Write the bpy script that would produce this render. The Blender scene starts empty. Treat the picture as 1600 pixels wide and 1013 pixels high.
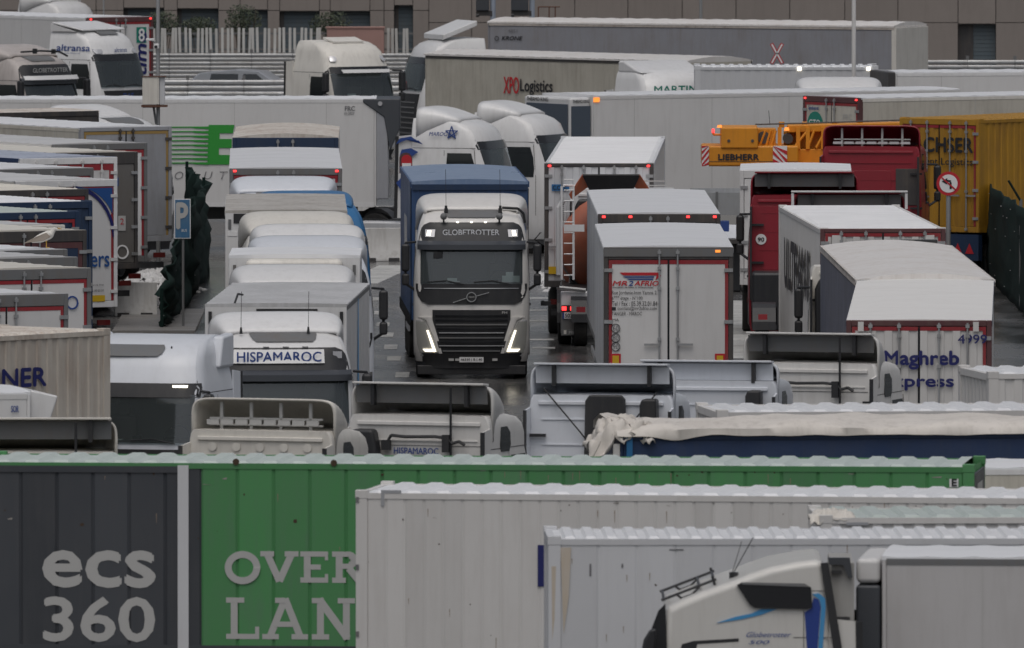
import bpy, bmesh, math, random
from math import radians as R, sin, cos, pi, sqrt, tan, atan
from mathutils import Vector, Matrix, noise as MN
random.seed(7)
scene = bpy.context.scene
C = scene.collection

# ------------------------------------------------------------------ camera, world, sun, exposure
F = 24000.0; HOR = -550.0; CAMZ = 15.75
PITCH = atan((506.5 - HOR) / F)
cd = bpy.data.cameras.new('camera'); cam = bpy.data.objects.new('camera', cd); C.objects.link(cam)
cam.location = (0, 0, CAMZ); cam.rotation_euler = (R(90) - PITCH, 0, 0)
cd.sensor_width = 36; cd.lens = F / 1600 * 36; cd.clip_start = 1; cd.clip_end = 5000
cd.dof.use_dof = True; cd.dof.focus_distance = 318; cd.dof.aperture_fstop = 8.0
scene.camera = cam
w = bpy.data.worlds.new('World'); scene.world = w; w.use_nodes = True
nt = w.node_tree; bg = nt.nodes['Background']
sky = nt.nodes.new('ShaderNodeTexSky'); sky.sky_type = 'NISHITA'; sky.sun_disc = False
SUN_EL, SUN_AZ = 66, 186
sky.sun_elevation = R(SUN_EL); sky.sun_rotation = R(SUN_AZ); sky.dust_density = 6; sky.air_density = 1.0; sky.ozone_density = 1.0
hs = nt.nodes.new('ShaderNodeHueSaturation'); hs.inputs['Saturation'].default_value = 0.46
nt.links.new(sky.outputs[0], hs.inputs['Color']); nt.links.new(hs.outputs[0], bg.inputs['Color'])
bg.inputs['Strength'].default_value = 0.125
sl = bpy.data.lights.new('sun', 'SUN'); so = bpy.data.objects.new('sun', sl); C.objects.link(so)
sl.energy = 0.5; sl.angle = R(90); sl.color = (1.0, 0.985, 0.97)
sd = Vector((sin(R(SUN_AZ)) * cos(R(SUN_EL)), cos(R(SUN_AZ)) * cos(R(SUN_EL)), sin(R(SUN_EL))))
so.rotation_euler = sd.to_track_quat('Z', 'Y').to_euler()
scene.view_settings.view_transform = 'Standard'; scene.view_settings.look = 'None'
scene.view_settings.exposure = -0.55; scene.view_settings.gamma = 1.0; scene.view_settings.use_curve_mapping = False

def P(px, py, z=4.0):
    """world point on the horizontal plane z seen at photo pixel (px, py)"""
    d = Vector(((px - 800) / F, cos(PITCH) + sin(PITCH) * (506.5 - py) / F, -sin(PITCH) + cos(PITCH) * (506.5 - py) / F))
    t = (z - CAMZ) / d.z
    return Vector((0, 0, CAMZ)) + d * t
def S(py, z=4.0): return (py - HOR) / (CAMZ - z)
def PD(px, py, s):
    """world point at photo pixel and depth given by scale s (pixels per metre)"""
    return P(px, py, CAMZ - (py - HOR) / s)

# ------------------------------------------------------------------ materials
MC = {}
def mat(name, col, rough=0.4, metal=0.0, dirt=0.25, dcol=(0.16, 0.13, 0.10), streak=0.6, emit=0, spec=0.5, bump=0.0, fade=0.1, coat=0.0):
    key = (name,)
    if key in MC: return MC[key]
    m = bpy.data.materials.new(name); m.use_nodes = True; n = m.node_tree; b = n.nodes['Principled BSDF']
    b.inputs['Roughness'].default_value = rough; b.inputs['Metallic'].default_value = metal
    b.inputs['Specular IOR Level'].default_value = spec; b.inputs['Coat Weight'].default_value = coat
    b.inputs['Coat Roughness'].default_value = 0.1
    L = n.links.new
    if dirt > 0:
        tc = n.nodes.new('ShaderNodeTexCoord'); oi = n.nodes.new('ShaderNodeObjectInfo')
        ad = n.nodes.new('ShaderNodeVectorMath'); ad.operation = 'ADD'
        ml = n.nodes.new('ShaderNodeMath'); ml.operation = 'MULTIPLY'; ml.inputs[1].default_value = 37
        L(oi.outputs['Random'], ml.inputs[0]); L(tc.outputs['Object'], ad.inputs[0]); L(ml.outputs[0], ad.inputs[1])
        mp = n.nodes.new('ShaderNodeMapping'); mp.inputs['Scale'].default_value = (3.2, 3.2, 0.35); L(ad.outputs[0], mp.inputs['Vector'])
        n1 = n.nodes.new('ShaderNodeTexNoise'); n1.inputs['Scale'].default_value = 2.2; n1.inputs['Detail'].default_value = 8; n1.inputs['Roughness'].default_value = 0.65
        L(mp.outputs[0], n1.inputs['Vector'])
        n2 = n.nodes.new('ShaderNodeTexNoise'); n2.inputs['Scale'].default_value = 0.9; n2.inputs['Detail'].default_value = 7; n2.inputs['Roughness'].default_value = 0.6
        L(ad.outputs[0], n2.inputs['Vector'])
        r1 = n.nodes.new('ShaderNodeMapRange'); r1.inputs['From Min'].default_value = 0.48; r1.inputs['From Max'].default_value = 0.78; r1.inputs['To Max'].default_value = dirt * streak * 2
        L(n1.outputs[0], r1.inputs[0])
        r2 = n.nodes.new('ShaderNodeMapRange'); r2.inputs['From Min'].default_value = 0.42; r2.inputs['From Max'].default_value = 0.8; r2.inputs['To Max'].default_value = dirt
        L(n2.outputs[0], r2.inputs[0])
        mx = n.nodes.new('ShaderNodeMath'); mx.operation = 'ADD'; mx.use_clamp = True; L(r1.outputs[0], mx.inputs[0]); L(r2.outputs[0], mx.inputs[1])
        # overall tone variation between pieces and across the surface
        hv = n.nodes.new('ShaderNodeMapRange'); hv.inputs['To Min'].default_value = 1 - fade; hv.inputs['To Max'].default_value = 1 + fade * 0.6
        L(oi.outputs['Random'], hv.inputs[0])
        vm = n.nodes.new('ShaderNodeVectorMath'); vm.operation = 'SCALE'; vm.inputs[0].default_value = col; L(hv.outputs[0], vm.inputs['Scale'])
        mc = n.nodes.new('ShaderNodeMix'); mc.data_type = 'RGBA'; mc.inputs[7].default_value = (*dcol, 1)
        L(vm.outputs[0], mc.inputs[6]); L(mx.outputs[0], mc.inputs[0]); L(mc.outputs[2], b.inputs['Base Color'])
        rr = n.nodes.new('ShaderNodeMapRange'); rr.inputs['To Min'].default_value = max(0.05, rough - 0.1); rr.inputs['To Max'].default_value = min(1, rough + 0.25)
        L(n2.outputs[0], rr.inputs[0]); L(rr.outputs[0], b.inputs['Roughness'])
        if bump > 0:
            bp = n.nodes.new('ShaderNodeBump'); bp.inputs['Strength'].default_value = bump; bp.inputs['Distance'].default_value = 0.05
            L(n2.outputs[0], bp.inputs['Height']); L(bp.outputs[0], b.inputs['Normal'])
    else:
        b.inputs['Base Color'].default_value = (*col, 1)
    if emit > 0:
        b.inputs['Emission Color'].default_value = (*col, 1); b.inputs['Emission Strength'].default_value = emit
    MC[key] = m
    return m
WHITE = mat('white_paint', (0.74, 0.74, 0.74), 0.32, dirt=0.12, coat=0.3)
WHITE2 = mat('white_cool_paint', (0.70, 0.73, 0.78), 0.3, dirt=0.08, coat=0.3)
CREAM = mat('cream_paint', (0.72, 0.695, 0.64), 0.38, dirt=0.16, coat=0.2)
GRP = mat('white_panel', (0.66, 0.655, 0.65), 0.38, dirt=0.12, dcol=(0.3, 0.28, 0.26))
GRPC = mat('cream_panel', (0.60, 0.57, 0.50), 0.45, dirt=0.25)
ROOFW = mat('wet_white_roof', (0.80, 0.81, 0.83), 0.3, dirt=0.2, dcol=(0.35, 0.35, 0.35), streak=0)
ROOFR = mat('rust_stained_roof', (0.66, 0.62, 0.56), 0.45, dirt=0.5, dcol=(0.26, 0.14, 0.08))
ROOFG = mat('pale_green_roof', (0.52, 0.58, 0.555), 0.35, dirt=0.2, dcol=(0.2, 0.3, 0.22))
BLACK = mat('black_plastic', (0.022, 0.023, 0.026), 0.38, dirt=0.12, dcol=(0.12, 0.11, 0.10))
GLOSSK = mat('gloss_black', (0.018, 0.019, 0.022), 0.15, dirt=0)
RUBBER = mat('tyre_rubber', (0.02, 0.02, 0.02), 0.8, dirt=0.2, dcol=(0.09, 0.08, 0.07))
STEEL = mat('galvanised_steel', (0.42, 0.43, 0.44), 0.4, metal=0.6, dirt=0.3)
ALU = mat('aluminium', (0.60, 0.61, 0.63), 0.35, metal=0.25, dirt=0.2)
GREYF = mat('grey_frame', (0.16, 0.165, 0.17), 0.45, dirt=0.3)
DARKF = mat('dark_frame', (0.05, 0.048, 0.05), 0.45, dirt=0.3)
RED = mat('red_stripe', (0.30, 0.02, 0.03), 0.4, dirt=0.2)
TAILR = mat('unlit_tail_lamp', (0.10, 0.012, 0.012), 0.25, dirt=0.1)
REDCAB = mat('red_truck_paint', (0.27, 0.017, 0.03), 0.3, dirt=0.15, dcol=(0.06, 0.02, 0.02), coat=0.3)
BLUE = mat('blue_tarpaulin', (0.022, 0.065, 0.17), 0.4, dirt=0.3, dcol=(0.10, 0.12, 0.15), bump=0.3)
NAVY = mat('navy_steel', (0.014, 0.035, 0.085), 0.45, dirt=0.25, dcol=(0.05, 0.06, 0.07))
NAVYT = mat('navy_tarpaulin', (0.02, 0.045, 0.12), 0.45, dirt=0.25, dcol=(0.06, 0.07, 0.09), bump=0.3)
BLUECAB = mat('bright_blue_paint', (0.03, 0.16, 0.36), 0.3, dirt=0.1)
YELLOW = mat('ochre_yellow_steel', (0.42, 0.22, 0.018), 0.45, dirt=0.4, dcol=(0.16, 0.08, 0.03))
CRANEY = mat('crane_yellow', (0.72, 0.28, 0.015), 0.4, dirt=0.2, dcol=(0.2, 0.08, 0.02))
GREEN = mat('green_steel', (0.075, 0.27, 0.095), 0.42, dirt=0.35, dcol=(0.11, 0.19, 0.13), fade=0.16)
CHAR = mat('charcoal_steel', (0.052, 0.058, 0.068), 0.42, dirt=0.25, dcol=(0.08, 0.08, 0.085), fade=0.2)
CONTW = mat('off_white_steel', (0.63, 0.62, 0.605), 0.42, dirt=0.12, dcol=(0.3, 0.26, 0.22))
CONTG = mat('grey_white_steel', (0.60, 0.61, 0.63), 0.42, dirt=0.1, dcol=(0.3, 0.29, 0.28))
CONTR = mat('rusty_cream_steel', (0.56, 0.52, 0.46), 0.5, dirt=0.35, dcol=(0.22, 0.12, 0.07))
SILVER = mat('silver_door', (0.42, 0.43, 0.46), 0.35, metal=0.3, dirt=0.25)
BROWNST = mat('stainless_door', (0.20, 0.19, 0.18), 0.35, metal=0.4, dirt=0.3)
GOLD = mat('gold_tape', (0.34, 0.22, 0.07), 0.45, dirt=0.2)
TARPG = mat('grey_tarpaulin', (0.25, 0.255, 0.28), 0.5, dirt=0.3, bump=0.3)
TARPC = mat('cream_tarpaulin', (0.50, 0.475, 0.41), 0.55, dirt=0.3, bump=0.35)
TARPB = mat('slate_tarpaulin', (0.10, 0.11, 0.155), 0.5, dirt=0.2, bump=0.3)
TARPW = mat('white_tarpaulin_roof', (0.72, 0.70, 0.68), 0.4, dirt=0.3, dcol=(0.4, 0.33, 0.27), bump=0.5)
CONC = mat('concrete', (0.40, 0.39, 0.36), 0.8, dirt=0.4, dcol=(0.14, 0.12, 0.10), bump=0.3)
CONCW = mat('whitewashed_concrete', (0.62, 0.62, 0.61), 0.7, dirt=0.3)
CLAD = mat('brown_cladding', (0.25, 0.22, 0.20), 0.6, dirt=0.2, dcol=(0.15, 0.13, 0.12), fade=0.05)
SHUT = mat('blue_grey_shutter', (0.09, 0.12, 0.14), 0.5, dirt=0.2)
NET = mat('green_netting', (0.007, 0.02, 0.017), 0.85, dirt=0.4, dcol=(0.012, 0.035, 0.028), spec=0.2)
BLUEI = mat('blue_print', (0.03, 0.07, 0.26), 0.45, dirt=0)
NAVYI = mat('navy_print', (0.012, 0.016, 0.12), 0.45, dirt=0)
CYANI = mat('light_blue_print', (0.06, 0.28, 0.55), 0.45, dirt=0)
REDI = mat('red_print', (0.5, 0.02, 0.03), 0.45, dirt=0)
GREENI = mat('green_print', (0.03, 0.30, 0.04), 0.45, dirt=0)
TEALI = mat('teal_print', (0.01, 0.22, 0.16), 0.45, dirt=0)
BLACKI = mat('black_print', (0.02, 0.02, 0.024), 0.45, dirt=0)
GREYI = mat('grey_print', (0.16, 0.16, 0.17), 0.45, dirt=0)
LGREYI = mat('pale_grey_print', (0.45, 0.45, 0.44), 0.45, dirt=0)
WHITEI = mat('white_print', (0.78, 0.78, 0.78), 0.45, dirt=0)
CHROME = mat('chrome', (0.8, 0.8, 0.8), 0.15, metal=1, dirt=0)
ORANGE = mat('orange_drum', (0.50, 0.13, 0.06), 0.45, dirt=0.35, dcol=(0.3, 0.2, 0.15))
YTAPE = mat('yellow_reflector', (0.62, 0.40, 0.02), 0.4, dirt=0)
LRED = mat('red_lamp_lit', (1.0, 0.04, 0.04), 0.3, dirt=0, emit=4)
LWHITE = mat('white_lamp_lit', (1.0, 0.92, 0.76), 0.3, dirt=0, emit=3.2)
LORANGE = mat('orange_lamp_lit', (1.0, 0.30, 0.05), 0.3, dirt=0, emit=1.5)
LENS = mat('lamp_lens', (0.6, 0.6, 0.62), 0.1, dirt=0, metal=0.3)
PAPER = mat('paper', (0.7, 0.78, 0.74), 0.7, dirt=0)
SEAT = mat('cab_upholstery', (0.22, 0.20, 0.18), 0.8, dirt=0)
SNOW = mat('white_rubble', (0.66, 0.66, 0.66), 0.7, dirt=0.4, dcol=(0.25, 0.24, 0.23))
PINK = mat('pink_render', (0.42, 0.25, 0.22), 0.7, dirt=0.2)
GULLW = mat('white_feathers', (0.75, 0.73, 0.68), 0.8, dirt=0.1)
GULLG = mat('grey_brown_feathers', (0.30, 0.26, 0.22), 0.8, dirt=0.2)
BEAK = mat('yellow_beak', (0.6, 0.35, 0.05), 0.5, dirt=0)

def glassmat(name, tint, tr):
    m = bpy.data.materials.new(name); m.use_nodes = True; n = m.node_tree; n.nodes.clear()
    o = n.nodes.new('ShaderNodeOutputMaterial'); t = n.nodes.new('ShaderNodeBsdfTransparent'); t.inputs[0].default_value = (*tint, 1)
    g = n.nodes.new('ShaderNodeBsdfGlossy'); g.inputs['Roughness'].default_value = 0.06; g.inputs[0].default_value = (0.9, 0.95, 1, 1)
    d = n.nodes.new('ShaderNodeBsdfDiffuse'); d.inputs[0].default_value = (0.15, 0.18, 0.185, 1)
    fr = n.nodes.new('ShaderNodeFresnel'); fr.inputs[0].default_value = 1.6
    m1 = n.nodes.new('ShaderNodeMixShader'); m1.inputs[0].default_value = tr; m2 = n.nodes.new('ShaderNodeMixShader')
    n.links.new(t.outputs[0], m1.inputs[2]); n.links.new(d.outputs[0], m1.inputs[1])
    n.links.new(fr.outputs[0], m2.inputs[0]); n.links.new(m1.outputs[0], m2.inputs[1]); n.links.new(g.outputs[0], m2.inputs[2])
    n.links.new(m2.outputs[0], o.inputs[0]); return m
GLASS = glassmat('windscreen_glass', (0.80, 0.86, 0.86), 0.80)
DGLASS = mat('dark_window_glass', (0.012, 0.016, 0.018), 0.06, dirt=0, spec=0.8)
BGLASS = mat('blue_grey_window_glass', (0.07, 0.09, 0.12), 0.12, dirt=0, spec=0.8)

# ------------------------------------------------------------------ mesh helpers
class MB:
    def __init__(s): s.v = []; s.f = []
    def add(s, vs, fs):
        o = len(s.v); s.v += [tuple(v) for v in vs]; s.f += [tuple(i + o for i in f) for f in fs]; return s
    def box(s, x0, x1, y0, y1, z0, z1):
        return s.add([(x0, y0, z0), (x1, y0, z0), (x1, y1, z0), (x0, y1, z0), (x0, y0, z1), (x1, y0, z1), (x1, y1, z1), (x0, y1, z1)],
                     [(0, 3, 2, 1), (4, 5, 6, 7), (0, 1, 5, 4), (1, 2, 6, 5), (2, 3, 7, 6), (3, 0, 4, 7)])
    def cyl(s, p, q, r, n=8, r2=None):
        p = Vector(p); q = Vector(q); d = (q - p).normalized(); u = d.orthogonal().normalized(); v = d.cross(u); r2 = r if r2 is None else r2
        vs = [p + (u * cos(2 * pi * i / n) + v * sin(2 * pi * i / n)) * r for i in range(n)] + [q + (u * cos(2 * pi * i / n) + v * sin(2 * pi * i / n)) * r2 for i in range(n)]
        return s.add(vs, [(i, (i + 1) % n, n + (i + 1) % n, n + i) for i in range(n)] + [tuple(range(n - 1, -1, -1)), tuple(range(n, 2 * n))])
    def path(s, pts, r, n=6):
        for a, b in zip(pts, pts[1:]): s.cyl(a, b, r, n)
        return s
    def ext(s, pts, vec):
        n = len(pts); pts = [Vector(p) for p in pts]; vec = Vector(vec)
        return s.add(pts + [p + vec for p in pts], [tuple(range(n)), tuple(range(2 * n - 1, n - 1, -1))] + [(i, n + i, n + (i + 1) % n, (i + 1) % n) for i in range(n)])
    def grid(s, rows, closed=False):
        n = len(rows[0]); vs = [p for r in rows for p in r]; fs = []
        for i in range(len(rows) - 1):
            for j in range(n if closed else n - 1):
                k = (j + 1) % n; fs.append((i * n + j, i * n + k, (i + 1) * n + k, (i + 1) * n + j))
        return s.add(vs, fs)
    def ball(s, c, rx, ry, rz, n=8, m=6):
        rows = []
        for i in range(m + 1):
            a = -pi / 2 + pi * i / m * 0.998 + 0.001
            rows.append([(c[0] + rx * cos(a) * cos(2 * pi * j / n), c[1] + ry * cos(a) * sin(2 * pi * j / n), c[2] + rz * sin(a)) for j in range(n)])
        return s.grid(rows, True)
    def mesh(s, name, m, smooth=False, ang=35):
        me = bpy.data.meshes.new(name); me.from_pydata(s.v, [], s.f); me.materials.append(m)
        bm = bmesh.new(); bm.from_mesh(me); bmesh.ops.recalc_face_normals(bm, faces=bm.faces); bm.to_mesh(me); bm.free()
        if smooth:
            for p in me.polygons: p.use_smooth = True
            try: me.set_sharp_from_angle(angle=R(ang))
            except Exception: pass
        return me
    def build(s, name, m, parent=None, smooth=False, ang=35, bevel=0, label=None):
        return link(name, s.mesh(name, m, smooth, ang), parent, bevel, label)
def link(name, me, parent=None, bevel=0, label=None):
    o = bpy.data.objects.new(name, me); C.objects.link(o)
    if parent is not None: o.parent = parent
    if bevel:
        b = o.modifiers.new('bevel', 'BEVEL'); b.width = bevel; b.segments = 2; b.limit_method = 'ANGLE'; b.angle_limit = R(40)
        for p in me.polygons: p.use_smooth = True
        b.harden_normals = True
    if label: o['label'] = label
    return o
def thing(name, label, cat, loc=(0, 0, 0), rz=0, group=None):
    o = bpy.data.objects.new(name, None); C.objects.link(o); o.empty_display_size = 0.3
    o.location = loc; o.rotation_euler = (0, 0, rz); o['label'] = label; o['category'] = cat
    if group: o['group'] = group
    return o
def tag(o, label, cat, group=None, kind=None):
    if kind: o['kind'] = kind
    if label: o['label'] = label
    if cat: o['category'] = cat
    if group: o['group'] = group
    return o
def bx(name, m, parent, x0, x1, y0, y1, z0, z1, bevel=0): return MB().box(x0, x1, y0, y1, z0, z1).build(name, m, parent, bevel=bevel)

def place_mesh(me, u, v, org):
    """map text (x,y,z) to org + x*u + y*v + z*(u x v)"""
    u = Vector(u); v = Vector(v); n = u.cross(v); org = Vector(org)
    for q in me.vertices: q.co = org + u * q.co.x + v * q.co.y + n * q.co.z
FACE = {'f': ((1, 0, 0), (0, 0, 1)), 'b': ((-1, 0, 0), (0, 0, 1)), 'l': ((0, -1, 0), (0, 0, 1)), 'r': ((0, 1, 0), (0, 0, 1)), 't': ((1, 0, 0), (0, 1, 0))}
def text(parent, s, org, w, h, m, face='f', bold=0.0, shear=0.0, name='lettering', ext=0.004, tilt=0, spacing=1.0):
    """lettering whose glyph box is exactly w x h metres, lower left corner at org; face f = -Y side, l = -X side, r = +X side"""
    cu = bpy.data.curves.new('text', 'FONT'); cu.body = s; cu.size = 1; cu.offset = min(bold, 0); cu.extrude = 0.0; cu.resolution_u = 3; cu.shear = shear; cu.space_character = spacing
    ob = bpy.data.objects.new('text', cu); C.objects.link(ob)
    dg = bpy.context.evaluated_depsgraph_get(); me = bpy.data.meshes.new_from_object(ob.evaluated_get(dg))
    bpy.data.objects.remove(ob); bpy.data.curves.remove(cu)
    if not me.vertices: return None
    xs = [v.co.x for v in me.vertices]; ys = [v.co.y for v in me.vertices]
    a, b, c, d = min(xs), max(xs), min(ys), max(ys)
    for v in me.vertices: v.co.x = (v.co.x - a) / (b - a) * w; v.co.y = (v.co.y - c) / max(d - c, 1e-4) * h; v.co.z = ext
    if tilt:
        for v in me.vertices: x, y = v.co.x, v.co.y; v.co.x = x * cos(tilt) - y * sin(tilt); v.co.y = x * sin(tilt) + y * cos(tilt)
    u, v_ = FACE[face]; place_mesh(me, u, v_, org)
    if bold > 0:   # heavier strokes: shifted copies, each a hair prouder
        bmm = bmesh.new(); nn = Vector(u).cross(Vector(v_)); d = bold * h * 1.3
        for k, (dx, dy) in enumerate(((0, 0), (d, 0), (-d, 0), (0, d), (0, -d))):
            n0 = len(bmm.verts); bmm.from_mesh(me); bmm.verts.ensure_lookup_table()
            for q in bmm.verts[n0:]: q.co += Vector(u) * dx + Vector(v_) * dy + nn * (.0006 * k)
        bmm.to_mesh(me); bmm.free()
    me.materials.clear(); me.materials.append(m); me.name = name
    return link(name, me, parent)
def flat(parent, name, pts, org, m, face='f', ext=0.005):
    """flat printed polygon(s) given in face coordinates"""
    u, v = map(Vector, FACE[face]); n = u.cross(v); b = MB(); org = Vector(org)
    if not isinstance(pts[0][0], (tuple, list)): pts = [pts]
    for k, pl in enumerate(pts): b.ext([org + u * x + v * y for x, y in pl], n * (ext + .0007 * (k % 40)))
    return b.build(name, m, parent)
def disc(r, n=24, cx=0, cy=0, a0=0, a1=2 * pi): return [(cx + r * cos(a0 + (a1 - a0) * i / n), cy + r * sin(a0 + (a1 - a0) * i / n)) for i in range(n)]
def ring(r, t, n=28, cx=0, cy=0, a0=0, a1=2 * pi, sx=1, sy=1):
    out = []
    for i in range(n):
        a = a0 + (a1 - a0) * i / n; b = a0 + (a1 - a0) * (i + 1) / n
        out.append([(cx + sx * r * cos(a), cy + sy * r * sin(a)), (cx + sx * r * cos(b), cy + sy * r * sin(b)), (cx + (sx * r - t) * cos(b), cy + (sy * r - t) * sin(b)), (cx + (sx * r - t) * cos(a), cy + (sy * r - t) * sin(a))])
    return out
def bar(x0, y0, x1, y1, t):
    d = Vector((x1 - x0, y1 - y0)).normalized(); n = Vector((-d.y, d.x)) * t / 2
    return [(x0 + n.x, y0 + n.y), (x0 - n.x, y0 - n.y), (x1 - n.x, y1 - n.y), (x1 + n.x, y1 + n.y)]

# shared wheel meshes (axis along x, centred at origin)
def _wheel():
    t = MB(); n = 24; prof = [(-0.14, 0.30), (-0.15, 0.46), (-0.12, 0.505), (0.12, 0.505), (0.15, 0.46), (0.14, 0.30)]
    rows = [[(x, r * cos(2 * pi * j / n), r * sin(2 * pi * j / n)) for j in range(n)] for x, r in prof]
    t.grid(rows, True); tm = t.mesh('tyre', RUBBER, True)
    r = MB(); prof = [(-0.13, 0.30), (-0.13, 0.27), (-0.05, 0.25), (-0.03, 0.12), (-0.11, 0.10), (-0.11, 0.001)]
    r.grid([[(x, q * cos(2 * pi * j / n), q * sin(2 * pi * j / n)) for j in range(n)] for x, q in prof], True)
    r.grid([[(-x, q * cos(2 * pi * j / n), q * sin(2 * pi * j / n)) for j in range(n)] for x, q in prof], True)
    return tm, r.mesh('rim', STEEL, True)
TYRE, RIM = _wheel()
def wheel(parent, x, y, sc=1.0):
    o = link('wheel', TYRE, parent); o.location = (x, y, 0.505 * sc); o.scale = (sc, sc, sc)
    link('rim', RIM, o)

# ------------------------------------------------------------------ cab of a truck tractor
PROF = [(0.38, .12, 1.20), (0.55, .03, 1.24), (0.85, 0, 1.25), (1.5, 0, 1.25), (2.06, .05, 1.25), (2.5, .16, 1.23), (2.9, .27, 1.20), (3.12, .36, 1.17), (3.34, .46, 1.12), (3.48, .64, 1.07), (3.60, .95, 1.02), (3.66, 1.4, 0.98)]
PROFR = [p for p in PROF if p[0] < 3.1] + [(3.12, .30, 1.21), (3.28, .40, 1.20), (3.38, .60, 1.18), (3.44, 1.0, 1.14)]
PROFH = [p for p in PROF if p[0] < 3.4] + [(3.52, .56, 1.10), (3.68, .78, 1.06), (3.79, 1.05, 1.00), (3.85, 1.45, 0.94)]
def lerp_prof(prof, z):
    if z <= prof[0][0]: return prof[0][1], prof[0][2]
    for a, b in zip(prof, prof[1:]):
        if z <= b[0]:
            t = (z - a[0]) / (b[0] - a[0]); return a[1] + (b[1] - a[1]) * t, a[2] + (b[2] - a[2]) * t
    return prof[-1][1], prof[-1][2]
CR = 0.30
def Fy(prof, x, z):
    y0, hw = lerp_prof(prof, z); x = min(abs(x), hw); y = y0 + 0.10 * (x / hw) ** 2
    if x > hw - CR: q = (x - (hw - CR)) / CR; y += CR * (1 - sqrt(max(0, 1 - q * q)))
    return y
def fpatch(parent, name, prof, rows, off, m, thick=0.05, ncol=12, smooth=True, label=None):
    """piece draped on the front of the cab: rows = (z, xl, xr); stands `off` proud"""
    b = MB(); n = ncol + 1; fr = []; bk = []
    for z, xl, xr in rows:
        xs = [xl + (xr - xl) * j / ncol for j in range(n)]
        fr.append([(x, Fy(prof, x, z) - off, z) for x in xs]); bk.append([(x, Fy(prof, x, z) - off + thick, z) for x in xs])
    b.grid(fr); b.grid(bk)
    k = len(rows)
    b.grid([fr[0], bk[0]]); b.grid([fr[-1], bk[-1]]); b.grid([[r[0] for r in fr], [r[0] for r in bk]]); b.grid([[r[-1] for r in fr], [r[-1] for r in bk]])
    bm = None
    o = b.build(name, m, parent, smooth, 40, label=label)
    return o
def spatch(parent, name, prof, side, rows, off, m, thick=0.04):
    b = MB(); fr = []; bk = []
    for z, ya, yb in rows:
        hw = lerp_prof(prof, z)[1]
        fr.append([(side * (hw + off), ya + (yb - ya) * j / 4, z) for j in range(5)]); bk.append([(side * (hw + off - thick), ya + (yb - ya) * j / 4, z) for j in range(5)])
    b.grid(fr); b.grid(bk); b.grid([fr[0], bk[0]]); b.grid([fr[-1], bk[-1]]); b.grid([[r[0] for r in fr], [r[0] for r in bk]]); b.grid([[r[-1] for r in fr], [r[-1] for r in bk]])
    return b.build(name, m, parent, True, 40)

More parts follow.
